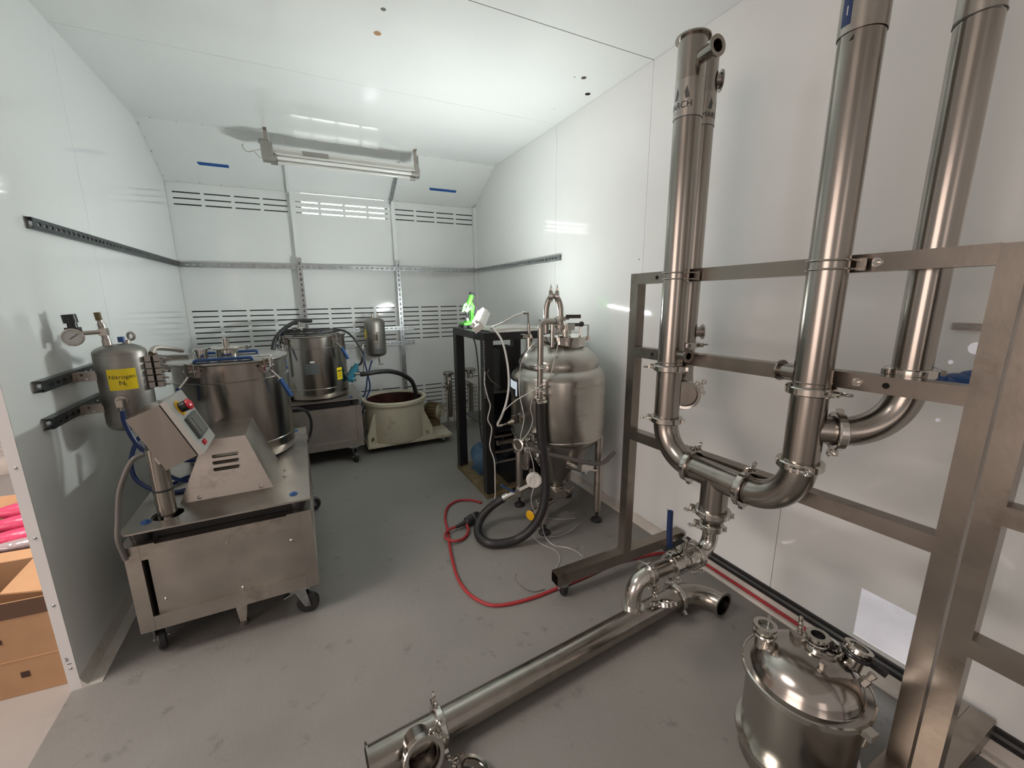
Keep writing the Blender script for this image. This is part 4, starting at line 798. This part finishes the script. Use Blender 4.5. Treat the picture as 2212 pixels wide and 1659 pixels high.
tube_thing('thin_tube', 'fine clear wire on the floor between the tank legs', 'wire', [(1.30, 2.24, .004), (1.36, 2.22, .004), (1.45, 2.16, .004), (1.54, 2.13, .004)], .0022, 'clear', 8, 6)
tube_thing('thin_tube', 'fine clear wire on the floor before the right tank leg', 'wire', [(1.26, 2.02, .004), (1.33, 2.0, .004), (1.44, 2.02, .004), (1.52, 2.06, .004)], .0022, 'clear', 8, 6)
tube_thing('thin_tube', 'short dark wire end standing up beside the red cord', 'wire', [(.99, 1.62, .005), (.93, 1.63, .005), (.885, 1.67, .02), (.865, 1.71, .05), (.875, 1.72, .07)], .0022, 'greyhose', 8, 6)

# ================================================================== red extension cord with black connector
rc_ = [(1.05, 2.62), (1.0, 2.69), (.91, 2.73), (.815, 2.68), (.75, 2.55), (.72, 2.42), (.695, 2.30), (.665, 2.19), (.632, 2.03), (.614, 1.90), (.622, 1.775), (.66, 1.68), (.71, 1.628), (.80, 1.60), (.925, 1.588), (1.073, 1.592), (1.26, 1.60), (1.42, 1.615), (1.58, 1.60), (1.70, 1.58), (1.80, 1.545)]
pts = [(x, y, .009) for x, y in rc_]+[(1.85, 1.48, .012), (1.872, 1.40, .026), (1.875, 1.205, .028), (1.875, 1.05, .028), (1.875, .92, .028), (1.875, .80, .028), (1.875, .67, .028)]
cd = thing('extension_cord', 'red extension cord snaking over the floor and along the right wall', 'cord', (.9, 2.0, 0))
obj('cord', MB().tube(spline(pts, 8), .0085, 8), 'red', cd)
obj('cord_loop', MB().tube(spline([(.84, 2.38, .03), (.825, 2.30, .016), (.77, 2.24, .012), (.70, 2.225, .024), (.665, 2.28, .027), (.70, 2.345, .028), (.755, 2.365, .028), (.775, 2.37, .03)], 8), .0085, 8), 'red', cd)
co = thing('cord_connector', 'black rubber connector joining red cord and white cord on floor', 'connector', (.86, 2.38, 0))
obj('connector_body', MB().lathe([(.008, -.13), (.012, -.11), (.018, -.055), (.030, -.045), (.034, 0), (.034, .05), (.028, .06), (.001, .062)], (.885, 2.392, .036), (1, .27, .06), 20), 'rubber', co)
obj('connector_ring', MB().torus((.895, 2.395, .037), (1, .27, .06), .034, .004, 20, 6), 'dkgrey', co)
obj('white_plug', MB().cyl((.942, 2.407, .040), (.985, 2.42, .043), .018, .010, n=14), 'white', co)

# ================================================================== steel frames at the right wall
def frame(label, y0, y1, top, rails, tilt=0.0, casters=True):
    t = thing('steel_frame', label, 'frame', (1.44, (y0+y1)/2, 0), 'square tube steel frames at the right wall'); q = .049; x = 1.42
    rot = lambda y: x+(y1-y)*.018
    def bar(name, a, b): return obj(name, MB().obox((V(a)+V(b))/2, ((V(b)-V(a)).length, q, q), V(b)-V(a), (1, 0, 0)), 'frame', t, smooth=False)
    xa, xb = rot(y1-q/2)+q/2, rot(y0+q/2)+q/2
    bar('post', (xa, y1-q/2, .145), (xa, y1-q/2, top)); bar('post', (xb, y0+q/2, .145), (xb, y0+q/2, top+tilt))
    for k, (za, zb) in enumerate(rails):
        o = bar('rail', (xa, y1-q-(-.0005), za), (xb, y0+q-.0005, zb))
        if k < 2 and casters:
            for f_ in (.10, .27, .655, .80, .86):
                if k == 0 and f_ > .83: continue
                p = V((xa, y1-q, za)).lerp(V((xb, y0+q, zb)), f_)-V((q/2, 0, 0))
                if f_ in (.80,): obj('bolt', MB().cyl(p-V((.012, 0, 0)), p+V((.004, 0, 0)), .006, n=10).cyl(p-V((.003, 0, 0)), p+V((.002, 0, 0)), .013, n=12), 'pol', o)
                else: obj('bolt_hole', MB().cyl(p-V((.0008, 0, 0)), p+V((.004, 0, 0)), .0085, n=14), 'hole', o)
    for y in (y1-q/2, y0+q/2):
        xx = rot(y)+q/2
        bm = obj('foot_beam', MB().box(1.0, 1.870, y-.030, y+.030, .142, .145).box(1.0, 1.870, y-.030, y+.030, .086, .089).box(1.0, 1.870, y-.030, y-.027, .0892, .1418).box(1.0, 1.870, y+.027, y+.030, .0892, .1418), 'frame', t, smooth=False)
        # square tube: ring of four sides turned onto its flats
        if casters:
            for x_ in (1.055, 1.80): caster(t, x_, y, .086, .034, 1.3 if x_ < 1.2 else .4, .012, False, .056)
    return t
RAILS = [(1.571, 1.584), (1.229, 1.247), (.811, .842)]
f1 = frame('stainless square tube frame carrying the tall pipes, on casters', .338, 1.566, 1.595, RAILS, .012)
f2 = frame('second steel frame standing edge to edge with the pipe frame, nearest camera', -.92, .326, 1.52, [(1.49, 1.49), (.985, .985), (.62, .62)], 0.0)

# ================================================================== pipework clamped to the frame
r4 = .0505
PA, PB, PC = V((1.369, 1.248, 0)), V((1.372, .700, 0)), V((1.545, .535, 0))
at = lambda p, z: V((p.x, p.y, z))
t = thing('pipe_manifold', 'big stainless pipe manifold with tall columns and a low U bend, clamped to frame', 'pipework', at(PA, .4))
ca = obj('column', MB().ring(at(PA, 1.203), at(PA, 2.405), r4, r4-.003, 40), 'steel', t)
flange(fm := MB(), at(PA, 2.402), (0, 0, 1), r4); obj('top_ferrule', fm, 'steel', ca)
d1 = V((-.10, -1, 0)).normalized()
obj('port', flange(MB().ring(at(PA, 2.325)+d1*.03, at(PA, 2.325)+d1*.118, .0225, .0195, 24), at(PA, 2.325)+d1*.117, d1, .0225), 'steel', ca)
obj('port', flange(MB().ring(at(PA, 1.258)+d1*.03, at(PA, 1.258)+d1*.098, .0175, .015, 24), at(PA, 1.258)+d1*.097, d1, .0155), 'steel', ca)
Az = math.radians(180)
sl = obj('sticker', patch((PA.x, PA.y), r4+.0016, math.radians(95), math.radians(285), 2.138, 2.262, 24), 'label', ca)
obj('lettering', text_mb('MARCH', .030, on_cyl((PA.x, PA.y), r4+.0022, Az, 2.165)), 'ink', sl, smooth=False)
obj('small_print', patch((PA.x, PA.y), r4+.0022, Az-.4, Az+.72, 2.153, 2.157, 10), 'dull', sl)
def logo(c, r, a0, z0, s=1.):
    fn = on_cyl(c, r, a0, z0); mb = MB()
    for poly in (((-.0196, .055), (-.0116, .036), (-.0166, .012), (-.0316, .016)), ((.0196, .055), (.0116, .036), (.0166, .012), (.0316, .016))):
        mb.add([fn(x*s, y*s) for x, y in poly], [tuple(range(len(poly)))])
    return mb
obj('logo', logo((PA.x, PA.y), r4+.0022, math.radians(191), 2.181), 'dkgrey', sl, smooth=False)
obj('sticker_edge', MB().torus(at(PA, 2.137), (0, 0, 1), r4+.001, .0013, 40, 6), 'dkgrey', ca)
cb = obj('column', MB().ring(at(PB, 1.222), at(PB, 2.45), r4, r4-.003, 40), 'steel', t)
sb = obj('sticker', patch((PB.x, PB.y), r4+.003, math.radians(60), math.radians(340), 2.150, 2.40, 30), 'label', cb)
st = obj('blue_sticker', patch((PB.x, PB.y), r4+.0042, math.radians(150), math.radians(176), 2.168, 2.30, 6), 'bluetube', sb)
obj('lettering', text_mb('1', .03, on_cyl((PB.x, PB.y), r4+.0048, math.radians(166), 2.19)), 'white', st, smooth=False)
obj('arrow_mark', (lambda fn: MB().add([fn(-.004, 0), fn(.006, 0), fn(.006, .012)], [(0, 1, 2)]))(on_cyl((PB.x, PB.y), r4+.0008, math.radians(182), 2.128)), 'ink', cb, smooth=False)
d2 = V((0.05, 1, 0)).normalized()
obj('port', flange(MB().ring(at(PB, 1.256)+d2*.03, at(PB, 1.256)+d2*.098, .0225, .0195, 24), at(PB, 1.256)+d2*.097, d2, .0225), 'steel', cb)
obj('weld_ring', MB().torus(at(PB, 1.236), (0, 0, 1), r4, .0022, 40, 6), 'steel', cb)
obj('weld_ring', MB().torus(at(PA, 1.222), (0, 0, 1), r4, .0022, 40, 6), 'steel', ca)
# lower spools
obj('spool', MB().ring(at(PA, .978), at(PA, 1.203), r4, r4-.003, 40), 'steel', t)
ZU = .810; rb = .152
obj('elbow', MB().tube([at(PA, .978)]+arc((PA.x, PA.y-rb, ZU+rb), (0, rb, 0), (0, 0, -rb), 16)+[(PA.x, PA.y-rb-.002, ZU)], r4, 36), 'steel', t)
yl, yr = 1.092, .868
te = obj('tee', MB().cyl((PA.x, yl, ZU), (PA.x, yr, ZU), r4, n=36, caps=False).lathe([(r4, 0), (r4, -.145)], (PA.x, .985, ZU), (0, 0, 1), 32), 'steel', t)
obj('elbow', MB().tube([(PB.x, yr, ZU)]+arc((PB.x, PB.y+rb, ZU+rb), (0, 0, -rb), (0, -rb, 0), 16)+[at(PB, .972)], r4, 36), 'steel', t)
dBC = (PC-PB).normalized(); rc4 = .0445; zb = 1.085
ts = obj('spool', MB().ring(at(PB, .968), at(PB, 1.222), r4, r4-.003, 40).cyl(at(PB, zb), at(PB, zb)+dBC*.088, r4-.008, n=32, caps=False), 'steel', t)
dist = (PC-PB).length; rr = dist-.092
obj('elbow', MB().tube([at(PB, zb)+dBC*.086]+arc(at(PC, zb+rr)-dBC*rr, V((0, 0, -rr)), dBC*rr, 16)+[at(PC, 1.285)], rc4, 36), 'steel', t)
cc = obj('column', MB().ring(at(PC, 1.285), at(PC, 2.45), rc4, rc4-.003, 40), 'steel', t)
obj('sticker_edge', MB().torus(at(PC, 2.145), (.0, .12, 1), rc4+.0014, .0014, 40, 6), 'dkgrey', cc)
obj('sticker', patch((PC.x, PC.y), rc4+.0016, math.radians(90), math.radians(250), 2.147, 2.40, 20), 'label', cc)
obj('base_ferrule', flange(MB(), at(PC, 1.284), (0, 0, 1), rc4, .010), 'pol', cc)
clamp(t, at(PC, 1.276), (0, 0, 1), rc4, (.75, -.6, 0)); clamp(t, at(PA, 1.197), (0, 0, 1), r4, (-.45, .9, 0)); clamp(t, at(PA, .972), (0, 0, 1), r4, (-.45, .9, 0))
clamp(t, at(PB, 1.210), (0, 0, 1), r4, (-.2, -1, 0)); clamp(t, at(PB, .970), (0, 0, 1), r4, (-1, -.35, 0))
clamp(t, (PA.x, yl+.006, ZU), (0, 1, 0), r4, (.1, 0, 1)); clamp(t, (PA.x, yr-.002, ZU), (0, 1, 0), r4, (.1, 0, 1)); clamp(t, at(PB, zb)+dBC*.085, dBC, r4-.006, (0, 0, -1))
# reducer, small elbow, ball valve, short spool, open elbow
xe, ye, z5 = 1.37, .985, .495; r2 = .0295
clamp(t, (xe, ye, .662), (0, 0, 1), r4, (-.5, .8, 0))
obj('reducer', MB().lathe([(r4, .662), (r4, .648), (.044, .632), (.0295, .616), (.0295, .600)], (xe, ye, 0), n=32), 'steel', t)
clamp(t, (xe, ye, .600), (0, 0, 1), .031, (-.5, .8, 0))
rq = .062
obj('small_elbow', MB().tube([(xe, ye, .598)]+arc((xe-rq, ye, z5+rq), (rq, 0, 0), (0, 0, -rq), 12)+[(xe-rq-.008, ye, z5)], r2, 26), 'pol', t)
bv = obj('ball_valve', MB().cyl((1.300, ye, z5), (1.286, ye, z5), .042, n=28).lathe([(.036, 0), (.043, -.01), (.043, -.075), (.036, -.085), (.036, -.10)], (1.288, ye, z5), (1, 0, 0), 30).cyl((1.19, ye, z5), (1.176, ye, z5), .044, n=28).obox((1.225, ye, z5+.052), (.075, .05, .012)).cyl((1.225, ye, z5+.04), (1.225, ye, z5+.085), .013, n=14), 'pol', t)
for x_ in (1.20, 1.255): obj('mount_bolt', MB().cyl((x_, ye-.025, z5+.045), (x_, ye-.025, z5+.075), .006, n=8).cyl((x_, ye+.025, z5+.045), (x_, ye+.025, z5+.075), .006, n=8), 'pol', bv)
obj('valve_lever', MB().obox((1.165, ye+.0, z5+.082), (.10, .020, .006), (-1, 0, -.1), (0, 1, 0)), 'blackpl', bv)
obj('blue_grip', MB().tube(spline([(1.150, ye, z5+.075), (1.142, ye, z5+.11), (1.138, ye, z5+.17), (1.136, ye, z5+.228)], 5), .0105, 12), 'navy', bv)
obj('spool', MB().cyl((1.172, ye, z5), (1.048, ye, z5), r2, n=26), 'steel', t)
clamp(t, (1.294, ye, z5), (1, 0, 0), .032, (0, -.4, -1)); clamp(t, (1.165, ye, z5), (1, 0, 0), .029, (0, -.5, -1)); clamp(t, (1.045, ye, z5), (1, 0, 0), .028, (0, -.9, -.6))
rq = .066
obj('open_elbow', flange(MB().tube([(1.045, ye, z5)]+arc((1.045, ye, z5-rq), (0, 0, rq), (-rq, 0, 0), 12)+[(1.045-rq, ye, z5-rq-.045)], r2, 26, False), (1.045-rq, ye, z5-rq-.045), (0, 0, 1), r2), 'pol', t)
# U bolts round the columns at the rails
for P, z, r_ in ((PA, 1.571, r4), (PB, 1.577, r4)):
    for dz in (-.012, .012):
        obj('u_bolt', MB().tube([(1.43, P.y+r_+.004, z+dz), (P.x, P.y+r_+.004, z+dz)]+[at(P, z+dz)+V((-(r_+.004)*math.sin(a), (r_+.004)*math.cos(a), 0)) for a in [PI*i/14 for i in range(1, 14)]]+[(P.x, P.y-r_-.004, z+dz), (1.43, P.y-r_-.004, z+dz)], .0028, 8), 'pol', t)
    for k in (-1, 1): obj('u_bolt_plate', MB().box(1.411, 1.4205, P.y+k*(r_+.010)-.010, P.y+k*(r_+.010)+.010, z-.017, z+.017), 'dull', t, smooth=False)

# ================================================================== separate column behind the frame
PD = V((1.53, 1.324, 0)); r5 = .0485
t = thing('pipe_column', 'tall stainless pipe column standing behind the frame next to the wall', 'pipe', at(PD, 1.0))
c_ = obj('column', MB().ring(at(PD, 1.285), at(PD, 2.425), r5, r5-.003, 36), 'steel', t)
sd_ = obj('sticker', patch((PD.x, PD.y), r5+.0016, math.radians(170), math.radians(320), 2.158, 2.275, 20), 'label', c_)
obj('lettering', text_mb('MARCH', .028, on_cyl((PD.x, PD.y), r5+.0022, math.radians(272), 2.182)), 'ink', sd_, smooth=False)
obj('logo', logo((PD.x, PD.y), r5+.0022, math.radians(281), 2.197, 1.), 'dkgrey', sd_, smooth=False)
obj('sticker_edge', MB().torus(at(PD, 2.157), (0, 0, 1), r5+.001, .0013, 36, 6), 'dkgrey', c_)
obj('top_ferrule', flange(MB(), at(PD, 2.422), (0, 0, 1), r5), 'steel', c_)
d3 = V((.8, -.55, 0)).normalized()
obj('port', flange(MB().ring(at(PD, 2.325)+d3*.03, at(PD, 2.325)+d3*.062, .028, .025, 22), at(PD, 2.325)+d3*.061, d3, .028), 'steel', c_)
obj('port', flange(MB().ring(at(PD, 1.335)+d3*.03, at(PD, 1.335)+d3*.075, .022, .019, 22), at(PD, 1.335)+d3*.074, d3, .022), 'dull', c_)
clamp(t, at(PD, 1.278), (0, 0, 1), r5, (.6, -.9, 0))
d4 = V((-.62, -.78, 0)).normalized()
dq = V((-.25, 1, 0)).normalized()
obj('elbow', MB().tube([at(PD, 1.285)]+arc(at(PD, 1.17)+d4*.10, d4*-.10, V((0, 0, -.10)), 12)+[at(PD, 1.07)+d4*.112], r5, 32), 'steel', t)
clamp(t, at(PD, 1.07)+d4*.110, d4, r5, (.9, -.3, .3))

# ================================================================== long pipe on the floor
zf = .066
a_, b_ = V((.045, 1.122, zf)), V((1.478, 1.216, zf)); ax = (b_-a_).normalized(); sy = V((ax.y, -ax.x, 0))
t = thing('floor_pipe', 'long stainless pipe with tee and elbow lying on the floor', 'pipe', (a_+b_)/2)
c1_ = a_+ax*.236
obj('long_tube', MB().ring(c1_, b_, r4, r4-.003, 40), 'steel', t)
te = obj('tee', flange(MB().ring(a_, c1_, r4, r4-.003, 40), a_+ax*.003, ax, r4), 'steel', t)
br0 = a_+ax*.150+V((0, 0, .012)); bd = (sy+V((0, 0, .28))).normalized()
obj('tee_branch', flange(MB().ring(br0+bd*.02, br0+bd*.095, r4-.002, r4-.006, 36), br0+bd*.094, bd, r4-.002), 'steel', te)
clamp(t, br0+bd*.098, bd, r4, (.8, -.4, .6)); clamp(t, c1_, ax, r4, (0, .75, .65)); clamp(t, b_, ax, r4, (0, -.6, -.5), False)
re = .150; ce_ = b_+sy*re
ed = ce_+ax*re
obj('elbow', flange(MB().tube(arc(ce_, -sy*re, ax*re, 16), r4, 36, False).tube(arc(ce_, -sy*re, ax*re, 16), r4-.004, 36, False), ed, sy, r4), 'steel', t)
# loose clamp lying on the long pipe under the valve, and one at the picture's lower edge
lc = thing('loose_clamp', 'loose sanitary clamp resting on the long floor pipe near its elbow', 'clamp', (1.36, 1.21, zf+r4))
clamp(lc, (1.345, 1.155, zf+r4+.012), (.2, .5, 1), .024, (-.6, .6, 0))
lc = thing('loose_clamp', 'clamp end piece on the floor at the bottom edge of the photo', 'clamp', (.335, .985, 0))
clamp(lc, (.335, .975, .045), (.3, .2, 1), .036, (-.2, .9, .1)); obj('end_cap', MB().lathe([(.001, .012), (.030, .010), (.035, .004), (.035, -.006)], (.335, .975, .045), (.3, .2, 1), 24), 'pol', lc)

# ================================================================== stainless pot at the lower right
vx, vy, vr, vz = 1.285, .556, .158, .335
t = thing('lidded_pot', 'stainless lidded pot with domed lid and ports in the near right corner', 'vessel', (vx, vy, 0))
obj('pot_body', MB().lathe([(.001, .005), (vr-.012, .005), (vr-.004, .02), (vr-.004, vz-.012), (vr+.008, vz-.010), (vr+.008, vz), (.10, vz)], (vx, vy, 0), n=64), 'vessel', t)
obj('base_ring', MB().lathe([(vr-.004, .075), (vr+.010, .078), (vr+.012, .088), (vr+.010, .098), (vr-.004, .101)], (vx, vy, 0), n=64), 'pol', t)
ld = obj('lid', MB().lathe([(vr+.008, vz), (vr+.009, vz+.008), (vr-.010, vz+.009), (vr-.012, vz+.012), (vr-.016, vz+.030), (vr-.030, vz+.055), (vr-.060, vz+.078), (.06, vz+.090), (.001, vz+.093)], (vx, vy, 0), n=64), 'lidsteel', t)
clb = obj('lid_clamp_band', MB().lathe([(vr+.009, vz-.012), (vr+.014, vz-.008), (vr+.014, vz+.008), (vr+.009, vz+.010)], (vx, vy, 0), n=64), 'pol', t)
Ab = math.radians(262); nb = V((math.cos(Ab), math.sin(Ab), 0)); obj('band_bolt', MB().obox(V((vx, vy, vz-.004))+nb*(vr+.022), (.03, .03, .02), nb, (-nb.y, nb.x, 0)).cyl(V((vx, vy, vz-.02))+nb*(vr+.02), V((vx, vy, vz-.05))+nb*(vr+.016), .008, n=10), 'pol', clb)
def port(px_, py_, z0, r_, h_, glass=None, ax_=(0, 0, 1)):
    c_ = V((px_, py_, z0)); w_ = V(ax_).normalized()
    o_ = obj('lid_port', MB().lathe([(r_, -.02), (r_, h_*.35), (r_+.008, h_*.36), (r_+.010, h_*.46), (r_+.008, h_*.54), (r_, h_*.56), (r_, h_-.010), (r_+.010, h_-.009), (r_+.010, h_), (r_-.003, h_), (r_-.003, h_-.02), (.001, h_-.02)], c_, w_, 30), 'pol', ld)
    obj('port_glass' if glass else 'port_opening', MB().cyl(c_+w_*(h_-.019), c_+w_*(h_-.016), r_-.004, n=24), glass or 'hole', o_); return o_
port(1.222, .655, vz+.075, .024, .060, 'lcd'); port(1.335, .560, vz+.085, .022, .042)
obj('centre_collar', MB().lathe([(.050, -.01), (.050, .012), (.046, .014), (.042, .010), (.042, -.01)], (1.345, .548, vz+.088), (0, 0, 1), 32), 'pol', ld)
sp = port(1.405, .492, vz+.060, .027, .050, 'glass', (.35, -.1, 1))
obj('port_clamp', MB().torus((1.412, .490, vz+.082), (.35, -.1, 1), .036, .006, 28, 8).obox((1.425, .445, vz+.075), (.06, .016, .018), (.2, -1, -.3), (1, 0, 0)).cyl((1.37, .525, vz+.09), (1.36, .545, vz+.10), .006, n=8), 'blackpl', sp)
for x_, y_, ax_ in ((1.300, .678, (.0, .2, 1)), (1.385, .630, (.1, .15, 1))):
    o_ = obj('barb_fitting', MB().lathe([(.011, -.012), (.011, .014), (.007, .016), (.009, .022), (.006, .03), (.009, .036), (.006, .044), (.008, .050), (.005, .060), (.001, .061)], (x_, y_, vz+.05), ax_, 14), 'dull', ld)
for x_, y_ in ((1.262, .505), (1.355, .438)):
    obj('plug_fitting', MB().lathe([(.013, -.01), (.013, .012), (.009, .013), (.009, .022), (.011, .023), (.011, .034), (.001, .036)], (x_, y_, vz+.076 if x_ < 1.3 else vz+.06), (0, 0, 1) if x_ < 1.3 else (.5, -.4, 1), 6), 'dull', ld)
obj('lid_latch', MB().obox((1.30, .605, vz+.098), (.03, .02, .02), (.6, .8, 0), (-.8, .6, 0)).cyl((1.29, .60, vz+.09), (1.325, .58, vz+.10), .006, n=8), 'dull', ld)

# ================================================================== outside: two cartons, pink pouches, pallet
def carton(label, o0, Wb, Db, Hb, near):
    t = thing('cardboard_box', label, 'box', o0)
    u = V((-.995, .09, 0)).normalized(); v_ = V((-.02, 1, 0)).normalized(); o0 = V(o0)
    cB = lambda a, b, c: o0+u*a+v_*b+V((0, 0, c))
    fs = obj('front_side', MB().prism([cB(0, 0, 0), cB(Wb, 0, 0), cB(Wb, 0, Hb), cB(0, 0, Hb)], v_*.006), 'card', t, smooth=False)
    obj('back_side', MB().prism([cB(0, Db, 0), cB(Wb, Db, 0), cB(Wb, Db, Hb), cB(0, Db, Hb)], v_*.006), 'card', t, smooth=False)
    for a in (0, Wb-.006): obj('end_side', MB().prism([cB(a, .007, 0), cB(a, Db-.001, 0), cB(a, Db-.001, Hb), cB(a, .007, Hb)], u*.006), 'card', t, smooth=False)
    obj('bottom', MB().prism([cB(.007, .007, .004), cB(Wb-.007, .007, .004), cB(Wb-.007, Db-.001, .004), cB(.007, Db-.001, .004)], (0, 0, .005)), 'card', t, smooth=False)
    obj('flap', MB().prism([cB(.0, .03, Hb), cB(.0, Db-.03, Hb), cB(.13, Db-.05, Hb+.035), cB(.155, .06, Hb+.005)], (0, 0, .006)), 'cardin', t, smooth=False)
    obj('flap', MB().prism([cB(.02, Db+.006, Hb), cB(Wb, Db+.006, Hb), cB(Wb-.03, Db+.05, Hb+(.02 if near else .10)), cB(.05, Db+.05, Hb+(.02 if near else .10))], (0, .005, 0)), 'cardin', t, smooth=False)
    if near:
        obj('shade_band', MB().prism([cB(-.001, -.001, Hb-.066), cB(Wb, -.001, Hb-.066), cB(Wb, -.001, Hb), cB(-.001, -.001, Hb)], -v_*.001), 'bandshade', fs, smooth=False)  # shaded band below the rim, painted as a dark strip
        obj('tape_seam', MB().prism([cB(-.001, -.001, .155), cB(Wb, -.001, .155), cB(Wb, -.001, .158), cB(0, -.001, .158)], -v_*.001), 'cardin', fs, smooth=False)
        for a, b, c, d_ in ((.105, .130, .075, .10), (.155, .165, .235, .255)):
            obj('printed_mark', MB().prism([cB(a, -.001, c), cB(b, -.001, c), cB(b, -.001, d_), cB(a, -.001, d_)], -v_*.0008), 'rust', fs, smooth=False)
    return cB
carton('near brown cardboard carton with dark shaded band outside the left wall', (-.972, 2.03, 0), .60, .34, .40, True)
cB = carton('cardboard carton full of pink pouches behind the near carton', (-.985, 2.46, 0), .60, .42, .40, False)
labs = ['lowest pink foil pouch at the near side of the second carton', 'pink pouch in the middle of the second carton', 'pink pouch at the back of the second carton', 'topmost pink pouch leaning on the second carton flap']
for k, lb_ in enumerate(labs):
    c_ = cB(.24+.015*k, .10+.085*k, .355+.035*k)
    tag(obj('pink_pouch', MB().ball(c_, .13, 18, 10, (1.55, .36, .34)), 'pink'), lb_, 'pouch', 'pink pouches in the carton')
tag(obj('plastic_bag', MB().ball(cB(.22, .07, .40), .10, 18, 10, (1.7, .35, .28)), 'film'), 'shiny clear plastic bag on the pink pouches in the carton', 'bag')
tag(obj('plastic_bag', MB().ball(cB(.22, .52, .47), .12, 18, 10, (1.3, .5, .45)), 'film'), 'crumpled clear plastic bag behind the carton flap', 'bag')
t = thing('pallet', 'weathered wooden pallet on the hall floor at the left edge', 'pallet', (-2.6, 5.5, 0))
for k in range(6): obj('slat', MB().box(-3.4, -2.42, 5.05+.16*k, 5.15+.16*k, .12, .14), 'wood', t, smooth=False)
for k in range(3): obj('bearer', MB().box(-3.4+.45*k, -3.32+.45*k, 5.05, 5.95, .0, .12), 'wood', t, smooth=False)
